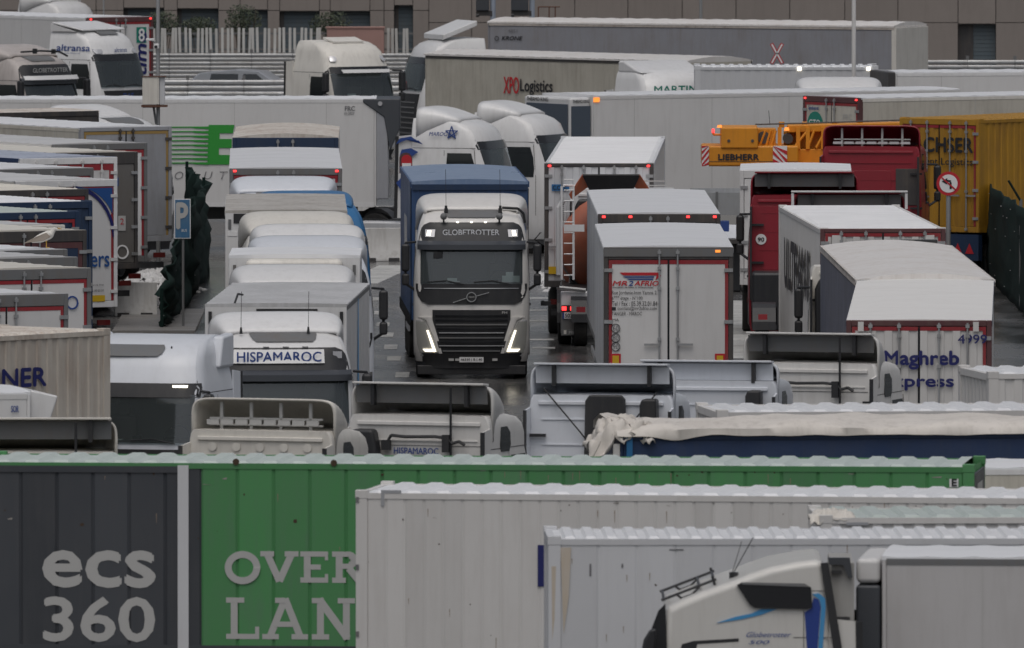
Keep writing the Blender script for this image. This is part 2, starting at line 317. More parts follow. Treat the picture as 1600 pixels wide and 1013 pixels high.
def cab(label, px, y, yaw, paint, style='volvo', h=3.93, rear=False, group=None, loc=None, fairing=True, visor=True, low=None,
        ztop=None, mirrors=True, bumper=None, name='tractor_unit', fw=1.0, windows=True, blade=False, cat='truck', snorkel=True, high=False, liner=None):
    low = low or paint; prof = PROFR if rear else (PROFH if high else PROF); yaw = R(yaw)
    if loc is None:
        q = P(px, y, h); loc = (q.x - (-sin(yaw) * 2.1), q.y - cos(yaw) * 2.1, 0)
    t = thing(name, label, cat, loc, yaw, group)
    LEN = 2.25; ws0, ws1, wsx = 2.06, 2.86, 1.10
    # shell with a real windscreen opening
    zs = sorted(set([p[0] for p in prof] + [ws0, ws1, 2.3, 2.7])); rows = []
    for z in zs:
        y0, hw = lerp_prof(prof, z); wx = min(wsx, hw - 0.06)
        xs = [-hw, -hw + .015, -hw + .05, -wx - .03 if hw - wx > .12 else -hw + .08, -wx, -.8, -.4, 0, .4, .8, wx, wx + .03 if hw - wx > .12 else hw - .08, hw - .05, hw - .015, hw]
        fr = [(x, Fy(prof, x, z), z) for x in xs]
        yb = max(LEN, y0 + 0.5)
        r_ = [(hw, y_, z) for y_ in (max(fr[-1][1] + .02, 1.0), max(fr[-1][1] + .04, 1.6), yb - .03)] + [(hw - .03, yb, z), (0, yb, z), (-hw + .03, yb, z)] + [(-hw, y_, z) for y_ in (yb - .03, max(fr[-1][1] + .04, 1.6), max(fr[-1][1] + .02, 1.0))]
        rows.append(fr + r_)
    b = MB(); n = len(rows[0]); vs = [p for r in rows for p in r]; fs = []
    for i in range(len(rows) - 1):
        for j in range(n):
            k = (j + 1) % n
            if not rear and ws0 - .01 <= zs[i] and zs[i + 1] <= ws1 + .01 and 4 <= j < 10: continue
            fs.append((i * n + j, i * n + k, (i + 1) * n + k, (i + 1) * n + j))
    top = rows[-1]; c = len(vs); zt = zs[-1]; vs.append((0, 1.8, zt + 0.02)); m0 = (len(rows) - 1) * n
    fs += [(m0 + j, m0 + (j + 1) % n, c) for j in range(n)]
    c2 = len(vs); vs.append((0, 1.2, zs[0])); fs += [((j + 1) % n, j, c2) for j in range(n)]
    b.add(vs, fs); shell = b.build('cab_shell', paint, t, True, 38)
    # chassis, tank, wheels
    ch = MB().box(-.45, -.33, .6, 6.0, .75, 1.0).box(.33, .45, .6, 6.0, .75, 1.0).box(-.45, .45, 4.4, 5.4, 1.0, 1.12).box(-1.2, 1.2, .5, 2.3, .8, .95)
    ch.build('chassis_frame', BLACK, t)
    bx('fuel_tank', ALU, t, -1.2, -.6, 2.5, 3.7, .45, 1.0, .06); bx('battery_box', BLACK, t, .6, 1.2, 2.5, 3.4, .45, 1.0, .04)
    for sx in (-1, 1):
        wheel(t, sx * 1.05, 1.38); wheel(t, sx * 1.0, 4.95)
        MB().grid([[(sx * 1.22, 4.95 + .6 * cos(a), .55 + .6 * sin(a)), (sx * .7, 4.95 + .6 * cos(a), .55 + .6 * sin(a))] for a in [pi * k / 10 for k in range(11)]]).build('mudguard', BLACK, t)
    if not rear:
        # interior
        bx('dashboard', BLACK, shell, -1.1, 1.1, .42, .85, 1.6, 2.08, .04)
        for sx in (-1, 1):
            s_ = MB().box(sx * .62 - .27, sx * .62 + .27, 1.1, 1.6, 1.5, 1.75).box(sx * .62 - .25, sx * .62 + .25, 1.55, 1.75, 1.7, 2.45).box(sx * .62 - .14, sx * .62 + .14, 1.57, 1.7, 2.45, 2.68)
            s_.build('seat', SEAT, shell, bevel=.05)
        sw = MB(); nn = 20
        for i in range(nn):
            a, b_ = 2 * pi * i / nn, 2 * pi * (i + 1) / nn
            sw.cyl((.62 + .23 * cos(a), .88 + .1 * sin(a), 2.12 + .2 * sin(a)), (.62 + .23 * cos(b_), .88 + .1 * sin(b_), 2.12 + .2 * sin(b_)), .018, 5)
        sw.cyl((.62, .75, 1.95), (.62, .88, 2.12), .03, 6).cyl((.40, .88, 2.12), (.84, .88, 2.12), .02, 5)
        sw.build('steering_wheel', BLACK, shell)
        bx('rear_lining', mat('grey_lining', (0.30, 0.30, 0.30), .8, dirt=0), shell, -1.1, 1.1, 2.05, 2.1, 1.0, 3.2)
        MB().box(-1.08, 1.08, .55, 2.0, 2.86, 2.9).box(-.95, -.35, .6, .64, 2.72, 2.86).box(.35, .95, .6, .64, 2.72, 2.86).build('header_shelf', SEAT, shell)
        for sx in (-1, 1): MB().grid([[(sx * (1.02 + .04 * (k % 2)), .62 + .07 * k, z) for k in range(8)] for z in (2.05, 2.85)]).build('side_curtain', SEAT, shell)
        bx('document', PAPER, shell, -.55, -.25, .42, .55, 2.085, 2.10); MB().box(-.05, .10, .44, .50, 2.08, 2.17).build('phone_holder', BLACK, shell)
        # windscreen
        wrows = [(z, -wsx + .0 * z, wsx) for z in (2.04, 2.2, 2.36, 2.52, 2.7, 2.88)]
        g = MB(); g.grid([[(x, Fy(PROF, x, z) - .012, z) for x in [wsx * (-1 + j / 8) for j in range(17)]] for z, _, _ in wrows])
        g.build('windscreen', GLASS, t, True)
        wp = MB()
        for x0, x1 in ((-.95, -.15), (.05, .85)):
            wp.path([(x1, Fy(PROF, x1, 2.04) - .05, 2.05), ((x0 + x1) / 2, Fy(PROF, (x0 + x1) / 2, 2.1) - .05, 2.13), (x0, Fy(PROF, x0, 2.1) - .05, 2.10)], .012, 5)
        wp.build('wiper', BLACK, t)
        # panels
        if style == 'volvo':
            fpatch(t, 'windscreen_cowl', PROF, [(1.62, -.93, .93), (1.68, -1.08, 1.08), (1.8, -1.16, 1.16), (1.95, -1.2, 1.2), (2.06, -1.2, 1.2)], .02, BLACK)
            fpatch(t, 'grille', PROF, [(.52, -.66, .66), (.8, -.74, .74), (1.1, -.80, .80), (1.3, -.84, .84), (1.5, -.84, .84)], .022, BLACK)
            for k in range(9):
                z = .60 + .095 * k; ww = .66 + .18 * min(1, (z - .52) / .7) - .06
                fpatch(t, 'grille_slat', PROF, [(z, -ww, ww), (z + .03, -ww, ww)], .045, GLOSSK if k % 3 else ALU if False else GREYF, .03)
            fpatch(t, 'header_panel', PROF, [(2.88, -1.16, 1.16), (3.1, -1.12, 1.12), (3.25, -1.08, 1.08), (3.32, -1.02, 1.02), (3.37, -.9, .9)], .015, BLACK)
            for sx in (-1, 1):
                hp = [(.5, .78, 1.10), (.75, .80, 1.17), (.95, .86, 1.19), (1.15, 1.0, 1.2), (1.28, 1.1, 1.2)]
                fpatch(t, 'headlamp', PROF, [(z, a * sx, b_ * sx) for z, a, b_ in hp], .012, GREYF if label.find('driving') < 0 else LENS, .04, 6)
        else:
            gr = [(.55, -.8, .8), (1.0, -.85, .85), (1.5, -.9, .9), (1.95, -1.0, 1.0)]
            fpatch(t, 'grille', PROF, gr, .02, BLACK)
            for k in range(7): fpatch(t, 'grille_slat', PROF, [(.7 + .16 * k, -.78, .78), (.74 + .16 * k, -.78, .78)], .04, GREYF, .03)
            fpatch(t, 'header_panel', PROF, [(2.87, -1.14, 1.14), (2.98, -1.14, 1.14), (3.08, -1.05, 1.05)], .02, GLOSSK)
            for sx in (-1, 1): fpatch(t, 'headlamp', PROF, [(.62, .82 * sx, 1.17 * sx), (.95, .84 * sx, 1.2 * sx)], .015, LENS, .04, 6)
        fpatch(t, 'bumper', PROF, [(.24, -1.14, 1.14), (.38, -1.2, 1.2), (.56, -1.23, 1.23)], .03, bumper or BLACK)
        if visor:
            v = MB(); sec = []
            for j in range(17):
                x = 1.17 * (-1 + j / 8); y_ = Fy(PROF, x * .97, 2.95)
                sec.append([(x, y_ - .02, 2.98), (x, y_ - .15, 2.90), (x, y_ - .16, 2.79), (x, y_ - .14, 2.79), (x, y_ - .12, 2.89), (x, y_ - .0, 2.95)])
            v.grid(sec); v.build('sun_visor', mat('smoked_visor', (0.05, 0.055, 0.065), .25, dirt=0), t, True, 30)
        # roof hatch
        if style == 'volvo':
            rw = MB(); rr = [(3.46, .50), (3.5, .56), (3.58, .60), (3.63, .58)]
            rw.grid([[(x, Fy(PROF, x, z) - .02, z + .012) for x in [ww * (-1 + j / 4) for j in range(9)]] for z, ww in rr]); rw.build('roof_window', GREYF, t, True)
    # side doors and windows
    for sx in (-1, 1):
        if windows:
            spatch(t, 'door_window', prof, sx, [(2.0, .52, 1.28), (2.2, .50, 1.28), (2.5, .53, 1.28), (2.78, .62, 1.26)], .008, DGLASS, .03)
        for yy in ((.45, 1.34) if True else ()):
            spatch(t, 'door_seam', prof, sx, [(1.0, yy, yy + .012), (2.0, yy, yy + .012), (2.85, yy + .08 * (yy < 1), yy + .08 * (yy < 1) + .012)], .003, DARKF, .01)
        spatch(t, 'door_seam', prof, sx, [(2.90, .5, 2.2), (2.912, .5, 2.2)], .003, DARKF, .01)
        spatch(t, 'door_handle', prof, sx, [(1.55, 1.12, 1.28), (1.6, 1.12, 1.28)], .03, BLACK, .03)
        spatch(t, 'side_skirt', prof, sx, [(.42, 1.95, 2.2), (1.1, 1.95, 2.2)], .006, low, .02)
        # wheel arch
        a_ = MB(); a_.ext([(sx * 1.256, 1.38 + .62 * cos(a), .5 + .62 * sin(a)) for a in [pi * k / 12 for k in range(13)]], (-sx * .25, 0, 0)); a_.build('wheel_arch', BLACK, t)
        if mirrors:
            x = sx * 1.42
            mb = MB().box(x - .09, x + .09, .10, .30, 2.32, 2.92); o = mb.build('mirror', BLACK, t, bevel=.06)
            MB().box(x - .08, x + .08, .11, .29, 2.02, 2.28).build('mirror', BLACK, t, bevel=.05)
            MB().path([(sx * 1.2, .42, 2.95), (x, .22, 2.94), (x, .22, 2.85)], .025).path([(sx * 1.2, .42, 1.9), (x, .22, 2.06)], .03).path([(x, .22, 2.25), (x, .22, 2.35)], .03).build('mirror_arm', BLACK, t)
    # roof fairing, hollow at the back
    if fairing:
        r0 = zs[-1]; fh = h
        b = MB(); rows = []; NT = 9; NU = 24
        for i in range(NT):
            q = i / (NT - 1); yy = 1.0 + 1.12 * q; w_ = (0.98 + .22 * q ** .7) * fw; zl = (3.42 if rear else 3.55) - (.40 * q ** 1.6); zt_ = (3.45 if rear else 3.62) + (fh - (3.45 if rear else 3.62)) * (sin(q * pi / 2) ** .9)
            row = []
            for j in range(NU + 1):
                a = pi * j / NU; cx = cos(a); sz = sin(a); e = 0.18 if rear else 0.30
                row.append((w_ * (1 if cx > 0 else -1) * abs(cx) ** e, yy, zl + (zt_ - zl) * abs(sz) ** e))
            rows.append(row)
        b.grid(rows); f = b.build('roof_fairing', paint, t, True, 50)
        so_ = f.modifiers.new('solid', 'SOLIDIFY'); so_.thickness = .035; so_.offset = 0
    # side extenders
    for sx in (-1, 1):
        MB().ext([(sx * 1.235, 2.22, 1.1), (sx * 1.235, 2.62, 1.1), (sx * 1.225, 2.58, 3.2), (sx * 1.21, 2.22, 3.24)], (-sx * .03, 0, 0)).build('side_extender', paint, t)
        MB().ext([(sx * 1.245, 2.60, 1.1), (sx * 1.245, 2.69, 1.1), (sx * 1.235, 2.65, 3.2), (sx * 1.235, 2.56, 3.2)], (-sx * .045, 0, 0)).build('rubber_edge', BLACK, t)
    if rear:
        for k in range(5): bx('wall_rib', paint, t, -1.0, 1.0, 2.25, 2.268, 1.35 + .42 * k, 1.37 + .42 * k)
        MB().box(-1.05, 1.05, 2.245, 2.29, 3.28, 3.34).build('roof_rail', paint, t, bevel=.01)
        if snorkel:
            MB().ext([(1.12, 2.3, .9), (.64, 2.3, .9), (.62, 2.3, 2.9), (.68, 2.3, 3.22), (1.04, 2.3, 3.22), (1.14, 2.3, 3.0)], (0, .28, 0)).build('air_intake', BLACK, t, bevel=.06)
        if snorkel:
            MB().path([(.5, 2.36, 3.02), (.44, 2.36, 3.12), (.2, 2.36, 3.10), (-.3, 2.36, 3.11), (-.52, 2.36, 3.09), (-.6, 2.36, 3.0), (-.72, 2.36, 3.04), (-.82, 2.36, 2.98)], .026).box(.46, .6, 2.3, 2.4, 2.88, 3.04).box(-.56, -.44, 2.3, 2.4, 2.86, 3.14).build('hose_rail', BLACK, t)
            for z in (1.7, 2.1, 2.5, 2.95): bx('panel_seam', GREYF, t, -1.05, .55, 2.25, 2.256, z, z + .012)
        # struts and brackets in the hollow of the fairing
        fr = MB()
        for x in (-.75, -.25, .25, .75): fr.box(x - .025, x + .025, 1.95, 2.0, 3.42, h - .06)
        fr.box(-.95, .95, 1.94, 2.0, 3.50, 3.53).box(-.95, .95, 1.94, 2.0, 3.60, 3.63)
        fr.build('fairing_bracket', LGREYI, t) if not blade else None
        if snorkel and blade: MB().path([(-.58, 2.36, 3.9), (-.58, 2.36, 2.55)], .022).build('strut', BLACK, t)
        spatch(t, 'sleeper_window', prof, -1, [(2.85, 1.35, 1.72), (2.95, 1.28, 1.76), (3.15, 1.32, 1.76), (3.25, 1.45, 1.72)], .012, DGLASS, .03)
        if blade:
            MB().ext([(-1.12, 2.05, h - .01), (1.12, 2.05, h - .01), (1.12, 2.32, h + .01), (-1.12, 2.32, h + .01)], (0, 0, .035)).build('spoiler_blade', paint, t, bevel=.01)
            MB().ext([(-1.12, 2.1, h - .30), (1.12, 2.1, h - .30), (1.12, 2.14, h - .02), (-1.12, 2.14, h - .02)], (0, .02, 0)).build('fairing_liner', liner or GREYF, t)
            for x in (-.8, .8): MB().box(x - .03, x + .03, 2.14, 2.26, h - .34, h + .0).build('spoiler_bracket', BLACK, t)
        for sx in (-1, 1):
            MB().box(sx * 1.0 - .1, sx * 1.0 + .1, 5.95, 6.0, .8, .92).build('tail_lamp', RED, t)
            for z in (1.9, 2.75): MB().box(sx * 1.1 - .18, sx * 1.1 + .12, 2.28, 2.34, z, z + .05).build('extender_stay', BLACK, t)
    return t

# ------------------------------------------------------------------ box bodies, containers, trailers
def place(xc, y, dx, dy, h=4.0):
    A = P(xc, y, h); B = P(xc + dx, y + dy, h); d = B - A
    return (A.x, A.y, 0), math.atan2(-d.x, d.y), d.length
def side_place(xl, yl, xr, yr, h=4.0, near='l', W=2.55):
    A = P(xl, yl, h); B = P(xr, yr, h); d = B - A; L = d.length
    if near == 'l':
        yaw = math.atan2(-d.x, d.y); xa = Vector((cos(yaw), sin(yaw), 0)); o = A - xa * W / 2
    else:
        yaw = math.atan2(d.x, -d.y); xa = Vector((cos(yaw), sin(yaw), 0)); o = B + xa * W / 2
    return (o.x, o.y, 0), yaw, L
def corr(p0, p1, z0, z1, out, pitch, depth, frac=.36):
    """corrugated wall mesh between two ground points, flutes vertical"""
    p0 = Vector((*p0, 0)); p1 = Vector((*p1, 0)); L = (p1 - p0).length; d = (p1 - p0) / L; out = Vector(out); n = max(1, round(L / pitch)); p = L / n
    pts = []
    for k in range(n):
        for f, q in ((0, 0), (frac, 0), (.5, 1), (.5 + frac, 1)): pts.append((k * p + f * p, q * depth))
    pts.append((L, 0)); b = MB()
    rows = [[p0 + d * a - out * q + Vector((0, 0, z)) for a, q in pts] for z in (z0, z1)]
    return b.grid(rows)
def running_gear(t, L, W, rear_near=True, zb=1.15, skirt=None):
    MB().box(-.5, -.38, .5, L - .3, zb - .35, zb).box(.38, .5, .5, L - .3, zb - .35, zb).build('chassis_frame', BLACK, t)
    ys = [2.0, 3.31, 4.62] if rear_near else [L - 2.0, L - 3.31, L - 4.62]
    for yy in ys:
        for sx in (-1, 1): wheel(t, sx * (W / 2 - .2), yy)
    yr = 0.1 if rear_near else L - .1
    MB().box(-1.1, 1.1, yr - .05, yr + .05, .5, .64).box(-.5, -.42, yr - .04, yr + .04, .6, zb).box(.42, .5, yr - .04, yr + .04, .6, zb).build('underrun_bar', BLACK, t)
    for sx in (-1, 1):
        bx('tail_lamp', TAILR, t, sx * .95 - .16, sx * .95 + .16, yr - .09 * (1 if rear_near else -1) - .02, yr - .09 * (1 if rear_near else -1) + .02, .75, .87)
        yl = L - 2.8 if rear_near else 2.8
        bx('landing_leg', STEEL, t, sx * .8 - .06, sx * .8 + .06, yl, yl + .12, .05, zb - .1)
        bx('side_guard', ALU, t, sx * (W / 2 - .06) - .02, sx * (W / 2 - .06) + .02, min(ys) + 2 if not rear_near else 6.0, max(yl, 6.5) if rear_near else min(ys) - .6, .6, .72) if L > 9 else None
def roof_slab(t, L, W, h, m, ribs=.6, arch=.03, over=.0, y0=0.0):
    b = MB(); n = max(2, int((L - y0) / ((ribs or .6) / 3))); rows = []
    for i in range(n + 1):
        yy = y0 + (L - y0) * i / n; k = .014 if ribs and i % 3 == 0 else 0
        rows.append([((-1 + j / 4) * (W / 2 + over), yy, h - .03 + arch * (1 - (-1 + j / 4) ** 2) + k) for j in range(9)])
    b.grid(rows)
    b.grid([rows[0], [(x, y_, h - .07) for x, y_, z in rows[0]]]); b.grid([rows[-1], [(x, y_, h - .07) for x, y_, z in rows[-1]]])
    for q in (0, -1): b.grid([[r[q] for r in rows], [(r[q][0], r[q][1], h - .07) for r in rows]])
    return b.build('roof', m, t, True, 25)
def doors(t, W, zb, h, frame, door, tape=None, bars=1, hinges=4, lights=2, corr_door=False, header=.17, post=.09, y=0, tapew=.07, bottom=.14, lightm=None, barm=None, sidetape=True, gap=GLOSSK):
    """two rear doors in their frame on the -Y face"""
    x = W / 2
    MB().box(-x, -x + post, y - .05, y + .08, zb, h - .02).box(x - post, x, y - .05, y + .08, zb, h - .02).box(-x + post, x - post, y - .05, y + .08, h - header, h - .02).box(-x + post, x - post, y - .05, y + .08, zb, zb + bottom).build('rear_frame', frame, t, bevel=.01)
    dz0, dz1 = zb + bottom + .01, h - header - .01; barm = barm or STEEL
    for sx in (-1, 1):
        xa, xb = (-x + post + .012, -.02) if sx < 0 else (.02, x - post - .012)
        if corr_door:
            b = corr((xa, y - .04), (xb, y - .04), dz0, dz1, (0, -1, 0), .30, .022, .42); b.box(xa, xb, y - .01, y + .03, dz0, dz1); d = b.build('door', door, t)
        else: d = bx('door', door, t, xa, xb, y - .035, y + .03, dz0, dz1, .006)
        if tape:
            tp = MB().box(xa, xb, y - .042, y - .037, dz1 - tapew, dz1)
            if sidetape:
                xo = xa if sx < 0 else xb - tapew * .8
                tp.box(xo, xo + tapew * .8, y - .042, y - .037, dz0, dz1 - tapew)
            tp.build('reflective_tape', tape, d)
        xs = [-.18] if bars == 1 else [-.85, -.35]
        for q in xs:
            bb = MB().cyl((sx * -q, y - .075, zb + .04), (sx * -q, y - .075, h - .06), .019, 6)
            bb.build('locking_bar', barm, d)
            for z in (h - .12, dz1 - .16, zb + .08, (zb + h) / 2 - .4, (zb + h) / 2 + .6): bx('bar_keeper', barm, d, sx * -q - .035, sx * -q + .035, y - .10, y - .04, z - .03, z + .03)
            bx('door_handle', barm, d, min(sx * -q, sx * (.30 - q)), max(sx * -q, sx * (.30 - q)), y - .11, y - .08, 2.05, 2.09)
        for k in range(hinges):
            z = dz0 + .2 + (dz1 - dz0 - .4) * k / max(1, hinges - 1)
            x0 = sx * (x - .01); bx('hinge', barm, d, min(x0, x0 - sx * .17), max(x0, x0 - sx * .17), y - .07, y - .035, z - .035, z + .035)
    MB().box(-.02, .02, y - .03, y + .0, dz0, dz1).build('door_seal', gap, t)
    lx = [-x + .12, x - .12] if lights == 2 else ([-x + .12, -x * .47, x * .47, x - .12] if lights == 4 else [])
    for q in lx: MB().box(q - .035, q + .035, y - .075, y - .05, h - .10, h - .055).build('marker_lamp', lightm or LRED, t, bevel=.005)
def fridge_unit(t, W, h, y=0, m=None):
    m = m or GRP
    MB().box(-.95, .95, y - .5, y - .0, 1.9, h - .15).build('refrigeration_unit', m, t, bevel=.1)
    for k in range(7): bx('vent_slat', GREYF, t, -.6, .6, y - .515, y - .49, 2.1 + .1 * k, 2.14 + .1 * k)

def trailer(label, pl, W=2.55, h=4.0, zb=1.15, body=GRP, roof=ROOFW, frame=GREYF, door=None, tape=RED, end='doors', kind='box', group=None,
            name='semi_trailer', cat='trailer', L=None, pitch=.28, panels=None, rail=None, bars=1, lights=2, hinges=4, fridge=False, arch=.03, gear=True, ribs=.6, far_end=None, corr_door=False, header=.17, tapew=.07, barm=None, cdepth=.022, rib_roof=None, over=0.0, postm=None, bow=0):
    loc, yaw, L0 = pl; L = L or L0
    t = thing(name, label, cat, loc, yaw, group); x = W / 2; door = door or body
    if kind == 'container':
        fm = postm or body
        cs = []
        for sx in (-1, 1):
            if panels and sx == panels[0]:
                # individual side panels, one flute each
                n = round((L - .3) / pitch); p = (L - .3) / n; b = MB(); d = .05
                pr = [(0, d), (.05 * p / .5, 0), (p - .05 * p / .5, 0), (p, d)]
                pr = [(.008, cdepth * .8), (.03, 0), (p - .03, 0), (p - .008, cdepth * .8), (p, cdepth)]
                rows = [[(-sx * q, a, z) for a, q in [(0, cdepth)] + pr] for z in (zb + .16, h - .11)]
                b.grid(rows); ma, mb_ = panels[1], panels[2]; me1 = b.mesh('side_panel', ma); me2 = me1.copy(); me2.materials[0] = mb_
                for k in range(n):
                    yy = .15 + k * p; me = me1 if panels[3](yy) else me2
                    o = link('side_panel', me, t); o.location = (sx * (x - .01), yy, 0)
            else: corr((sx * (x - .015), .15), (sx * (x - .015), L - .15), zb + .16, h - .11, (sx, 0, 0), pitch, cdepth, .40).build('side_wall', body, t)
            MB().box(min(sx * x, sx * (x - .08)), max(sx * x, sx * (x - .08)), .1, L - .1, zb, zb + .17).build('bottom_rail', fm if not panels else panels[1], t)
            MB().box(min(sx * x, sx * (x - .06)), max(sx * x, sx * (x - .06)), .1, L - .1, h - .12, h - .04).build('top_rail', rail or fm, t)
            for yy in (0, L - .16):
                bx('corner_post', fm, t, min(sx * (x + .004), sx * (x - .15)), max(sx * (x + .004), sx * (x - .15)), yy, yy + .16, zb + .12, h - .12)
                for z in (zb, h - .12): bx('corner_casting', fm, t, min(sx * (x + .008), sx * (x - .17)), max(sx * (x + .008), sx * (x - .17)), yy - .01, yy + .17, z, z + .12, .01)
        # corrugated roof
        b = MB(); rp = rib_roof or .26; n = round((L - .2) / rp); p = (L - .2) / n; rows = []
        for k in range(n):
            for f, q in ((0, 0), (.34, 0), (.46, 1), (.84, 1)): 
                yy = .1 + (k + f) * p; rows.append([(-x + .05, yy, h - .055), (-x + .14, yy, h - .05 + .042 * q), (x - .14, yy, h - .05 + .042 * q), (x - .05, yy, h - .055)])
        b.grid(rows); b.build('roof', roof, t)
        bx('floor_and_ends', body, t, -x + .06, x - .06, .1, L - .1, zb + .02, zb + .15)
        corr((-x + .1, L - .04), (x - .1, L - .04), zb, h - .05, (0, 1, 0), .28, .036).build('end_wall', body, t)
        if end != 'doors': corr((-x + .1, .03), (x - .1, .03), zb + .1, h - .1, (0, -1, 0), .28, .036).build('end_wall', body, t); MB().box(-x + .1, x - .1, 0, .1, h - .15, h - .04).box(-x + .1, x - .1, 0, .1, zb, zb + .15).build('end_rail', fm, t)
    else:
        bm_ = bx('body', body, t, -x, x, .06, L, zb, h - .06, .015)
        if kind == 'curtain':
            bm_.hide_render = False
            for sx in (-1, 1):
                # tarpaulin with shallow folds and straps
                b = MB(); n = int(L / .18); rows = []
                for z_ in range(9):
                    z = zb - .05 + (h - .12 - zb) * z_ / 8
                    rows.append([(sx * (x + .012 + .018 * MN.noise(Vector((k * .35, z * .8, sx * 3 + L))) + .006 * (k % 4 == 0)), .1 + (L - .2) * k / n, z) for k in range(n + 1)])
                b.grid(rows); b.build('curtain', body, t, True, 60)
                MB().box(min(sx * (x + .03), sx * (x - .02)), max(sx * (x + .03), sx * (x - .02)), .05, L, h - .14, h - .02).build('curtain_rail', rail or GREYF, t)
                nb = int(L / .62)
                sm = MB().box(-.012, .012, -.03, .03, zb - .12, zb + .12).mesh('strap_buckle', BLACK)
                for k in range(nb): o = link('strap_buckle', sm, t); o.location = (sx * (x + .03), .4 + k * .62, 0)
        else:
            for sx in (-1, 1):
                MB().box(min(sx * (x + .008), sx * (x - .02)), max(sx * (x + .008), sx * (x - .02)), .06, L, h - .13, h - .05).build('top_rail', rail or body, t)
                MB().box(min(sx * (x + .008), sx * (x - .02)), max(sx * (x + .008), sx * (x - .02)), .06, L, zb, zb + .12).build('bottom_rail', rail or GREYF, t)
                for q in [1.3 + 2.4 * k for k in range(int((L - 1.5) / 2.4) + 1)]: bx('panel_seam', LGREYI, t, min(sx * (x + .003), sx * (x - .01)), max(sx * (x + .003), sx * (x - .01)), q, q + .012, zb + .12, h - .13)
        if bow: arch = bow
        roof_slab(t, L, W, h, roof, ribs, arch, over)
    if end == 'doors': doors(t, W, zb, h, frame, door, tape, bars, hinges, lights, kind == 'container' or corr_door, header, barm=barm, tapew=tapew)
    elif end == 'front' and kind != 'container': MB().box(-x, x, 0, .06, zb, h - .06).build('front_wall', body, t, bevel=.02); 
    if far_end == 'fridge': 
        MB().box(-.95, .95, L, L + .5, 1.9, h - .15).build('refrigeration_unit', body, t, bevel=.1)
    if fridge: fridge_unit(t, W, h, 0, body)
    if gear: running_gear(t, L, W, end == 'doors', zb)
    return t

# ------------------------------------------------------------------ ground
def ground():
    m = bpy.data.materials.new('wet_asphalt'); m.use_nodes = True; n = m.node_tree; b = n.nodes['Principled BSDF']; L = n.links.new
    tc = n.nodes.new('ShaderNodeTexCoord'); mp = n.nodes.new('ShaderNodeMapping'); mp.inputs['Scale'].default_value = (.6, .22, 1); L(tc.outputs['Object'], mp.inputs[0])
    a = n.nodes.new('ShaderNodeTexNoise'); a.inputs['Scale'].default_value = .55; a.inputs['Detail'].default_value = 9; a.inputs['Roughness'].default_value = .6; L(mp.outputs[0], a.inputs[0])
    g = n.nodes.new('ShaderNodeTexNoise'); g.inputs['Scale'].default_value = 45; g.inputs['Detail'].default_value = 4; L(tc.outputs['Object'], g.inputs[0])
    cr = n.nodes.new('ShaderNodeValToRGB'); cr.color_ramp.elements[0].position = .38; cr.color_ramp.elements[0].color = (.07, .07, .071, 1); cr.color_ramp.elements[1].position = .68; cr.color_ramp.elements[1].color = (.17, .165, .16, 1)
    L(a.outputs[0], cr.inputs[0]); mx = n.nodes.new('ShaderNodeMix'); mx.data_type = 'RGBA'; mx.blend_type = 'MULTIPLY'; mx.inputs[0].default_value = .5
    L(cr.outputs[0], mx.inputs[6]); L(g.outputs[0], mx.inputs[7]); L(mx.outputs[2], b.inputs['Base Color'])
    rr = n.nodes.new('ShaderNodeMapRange'); rr.inputs['From Min'].default_value = .4; rr.inputs['From Max'].default_value = .62; rr.inputs['To Min'].default_value = .10; rr.inputs['To Max'].default_value = .34
    L(a.outputs[0], rr.inputs[0]); L(rr.outputs[0], b.inputs['Roughness'])
    bp = n.nodes.new('ShaderNodeBump'); bp.inputs['Strength'].default_value = .25; bp.inputs['Distance'].default_value = .01; L(g.outputs[0], bp.inputs['Height']); L(bp.outputs[0], b.inputs['Normal'])
    o = MB().grid([[(-1500, 20, 0), (1500, 20, 0)], [(-1500, 3000, 0), (1500, 3000, 0)]]).build('ground', m); o['kind'] = 'structure'
ground()
def road_marks():
    m = mat('worn_road_paint', (.55, .55, .53), .5, dirt=.5, dcol=(.08, .08, .08))
    root = bpy.data.objects.new('lane_markings', None); C.objects.link(root); root['kind'] = 'structure'
    for px, py, wx, wl in ((594, 492, .3, .9), (598, 510, .3, .9), (604, 527, .3, 1.0), (610, 546, .3, 1.0), (615, 564, .3, 1.0), (628, 590, .3, 1.1), (590, 470, .25, .8), (835, 486, .6, .3), (842, 503, 1.1, .35), (838, 532, .8, .3), (850, 545, .5, .3)):
        q = P(px, py, 0); MB().box(q.x - wx / 2, q.x + wx / 2, q.y, q.y + wl * 2.2, .003, .006).build('dash_line', m, root)
    for (a, b_, c, d, wd) in ((560, 443, 622, 415, .16), (585, 378, 640, 376, .15), (826, 466, 875, 466, .12), (1148, 470, 1160, 560, .14)):
        A = P(a, b_, 0); B = P(c, d, 0); v = (B - A).normalized(); nn = Vector((-v.y, v.x, 0)) * wd * 3
        MB().ext([A + nn, A - nn, B - nn, B + nn], (0, 0, .004)).build('edge_line', m, root)
road_marks()

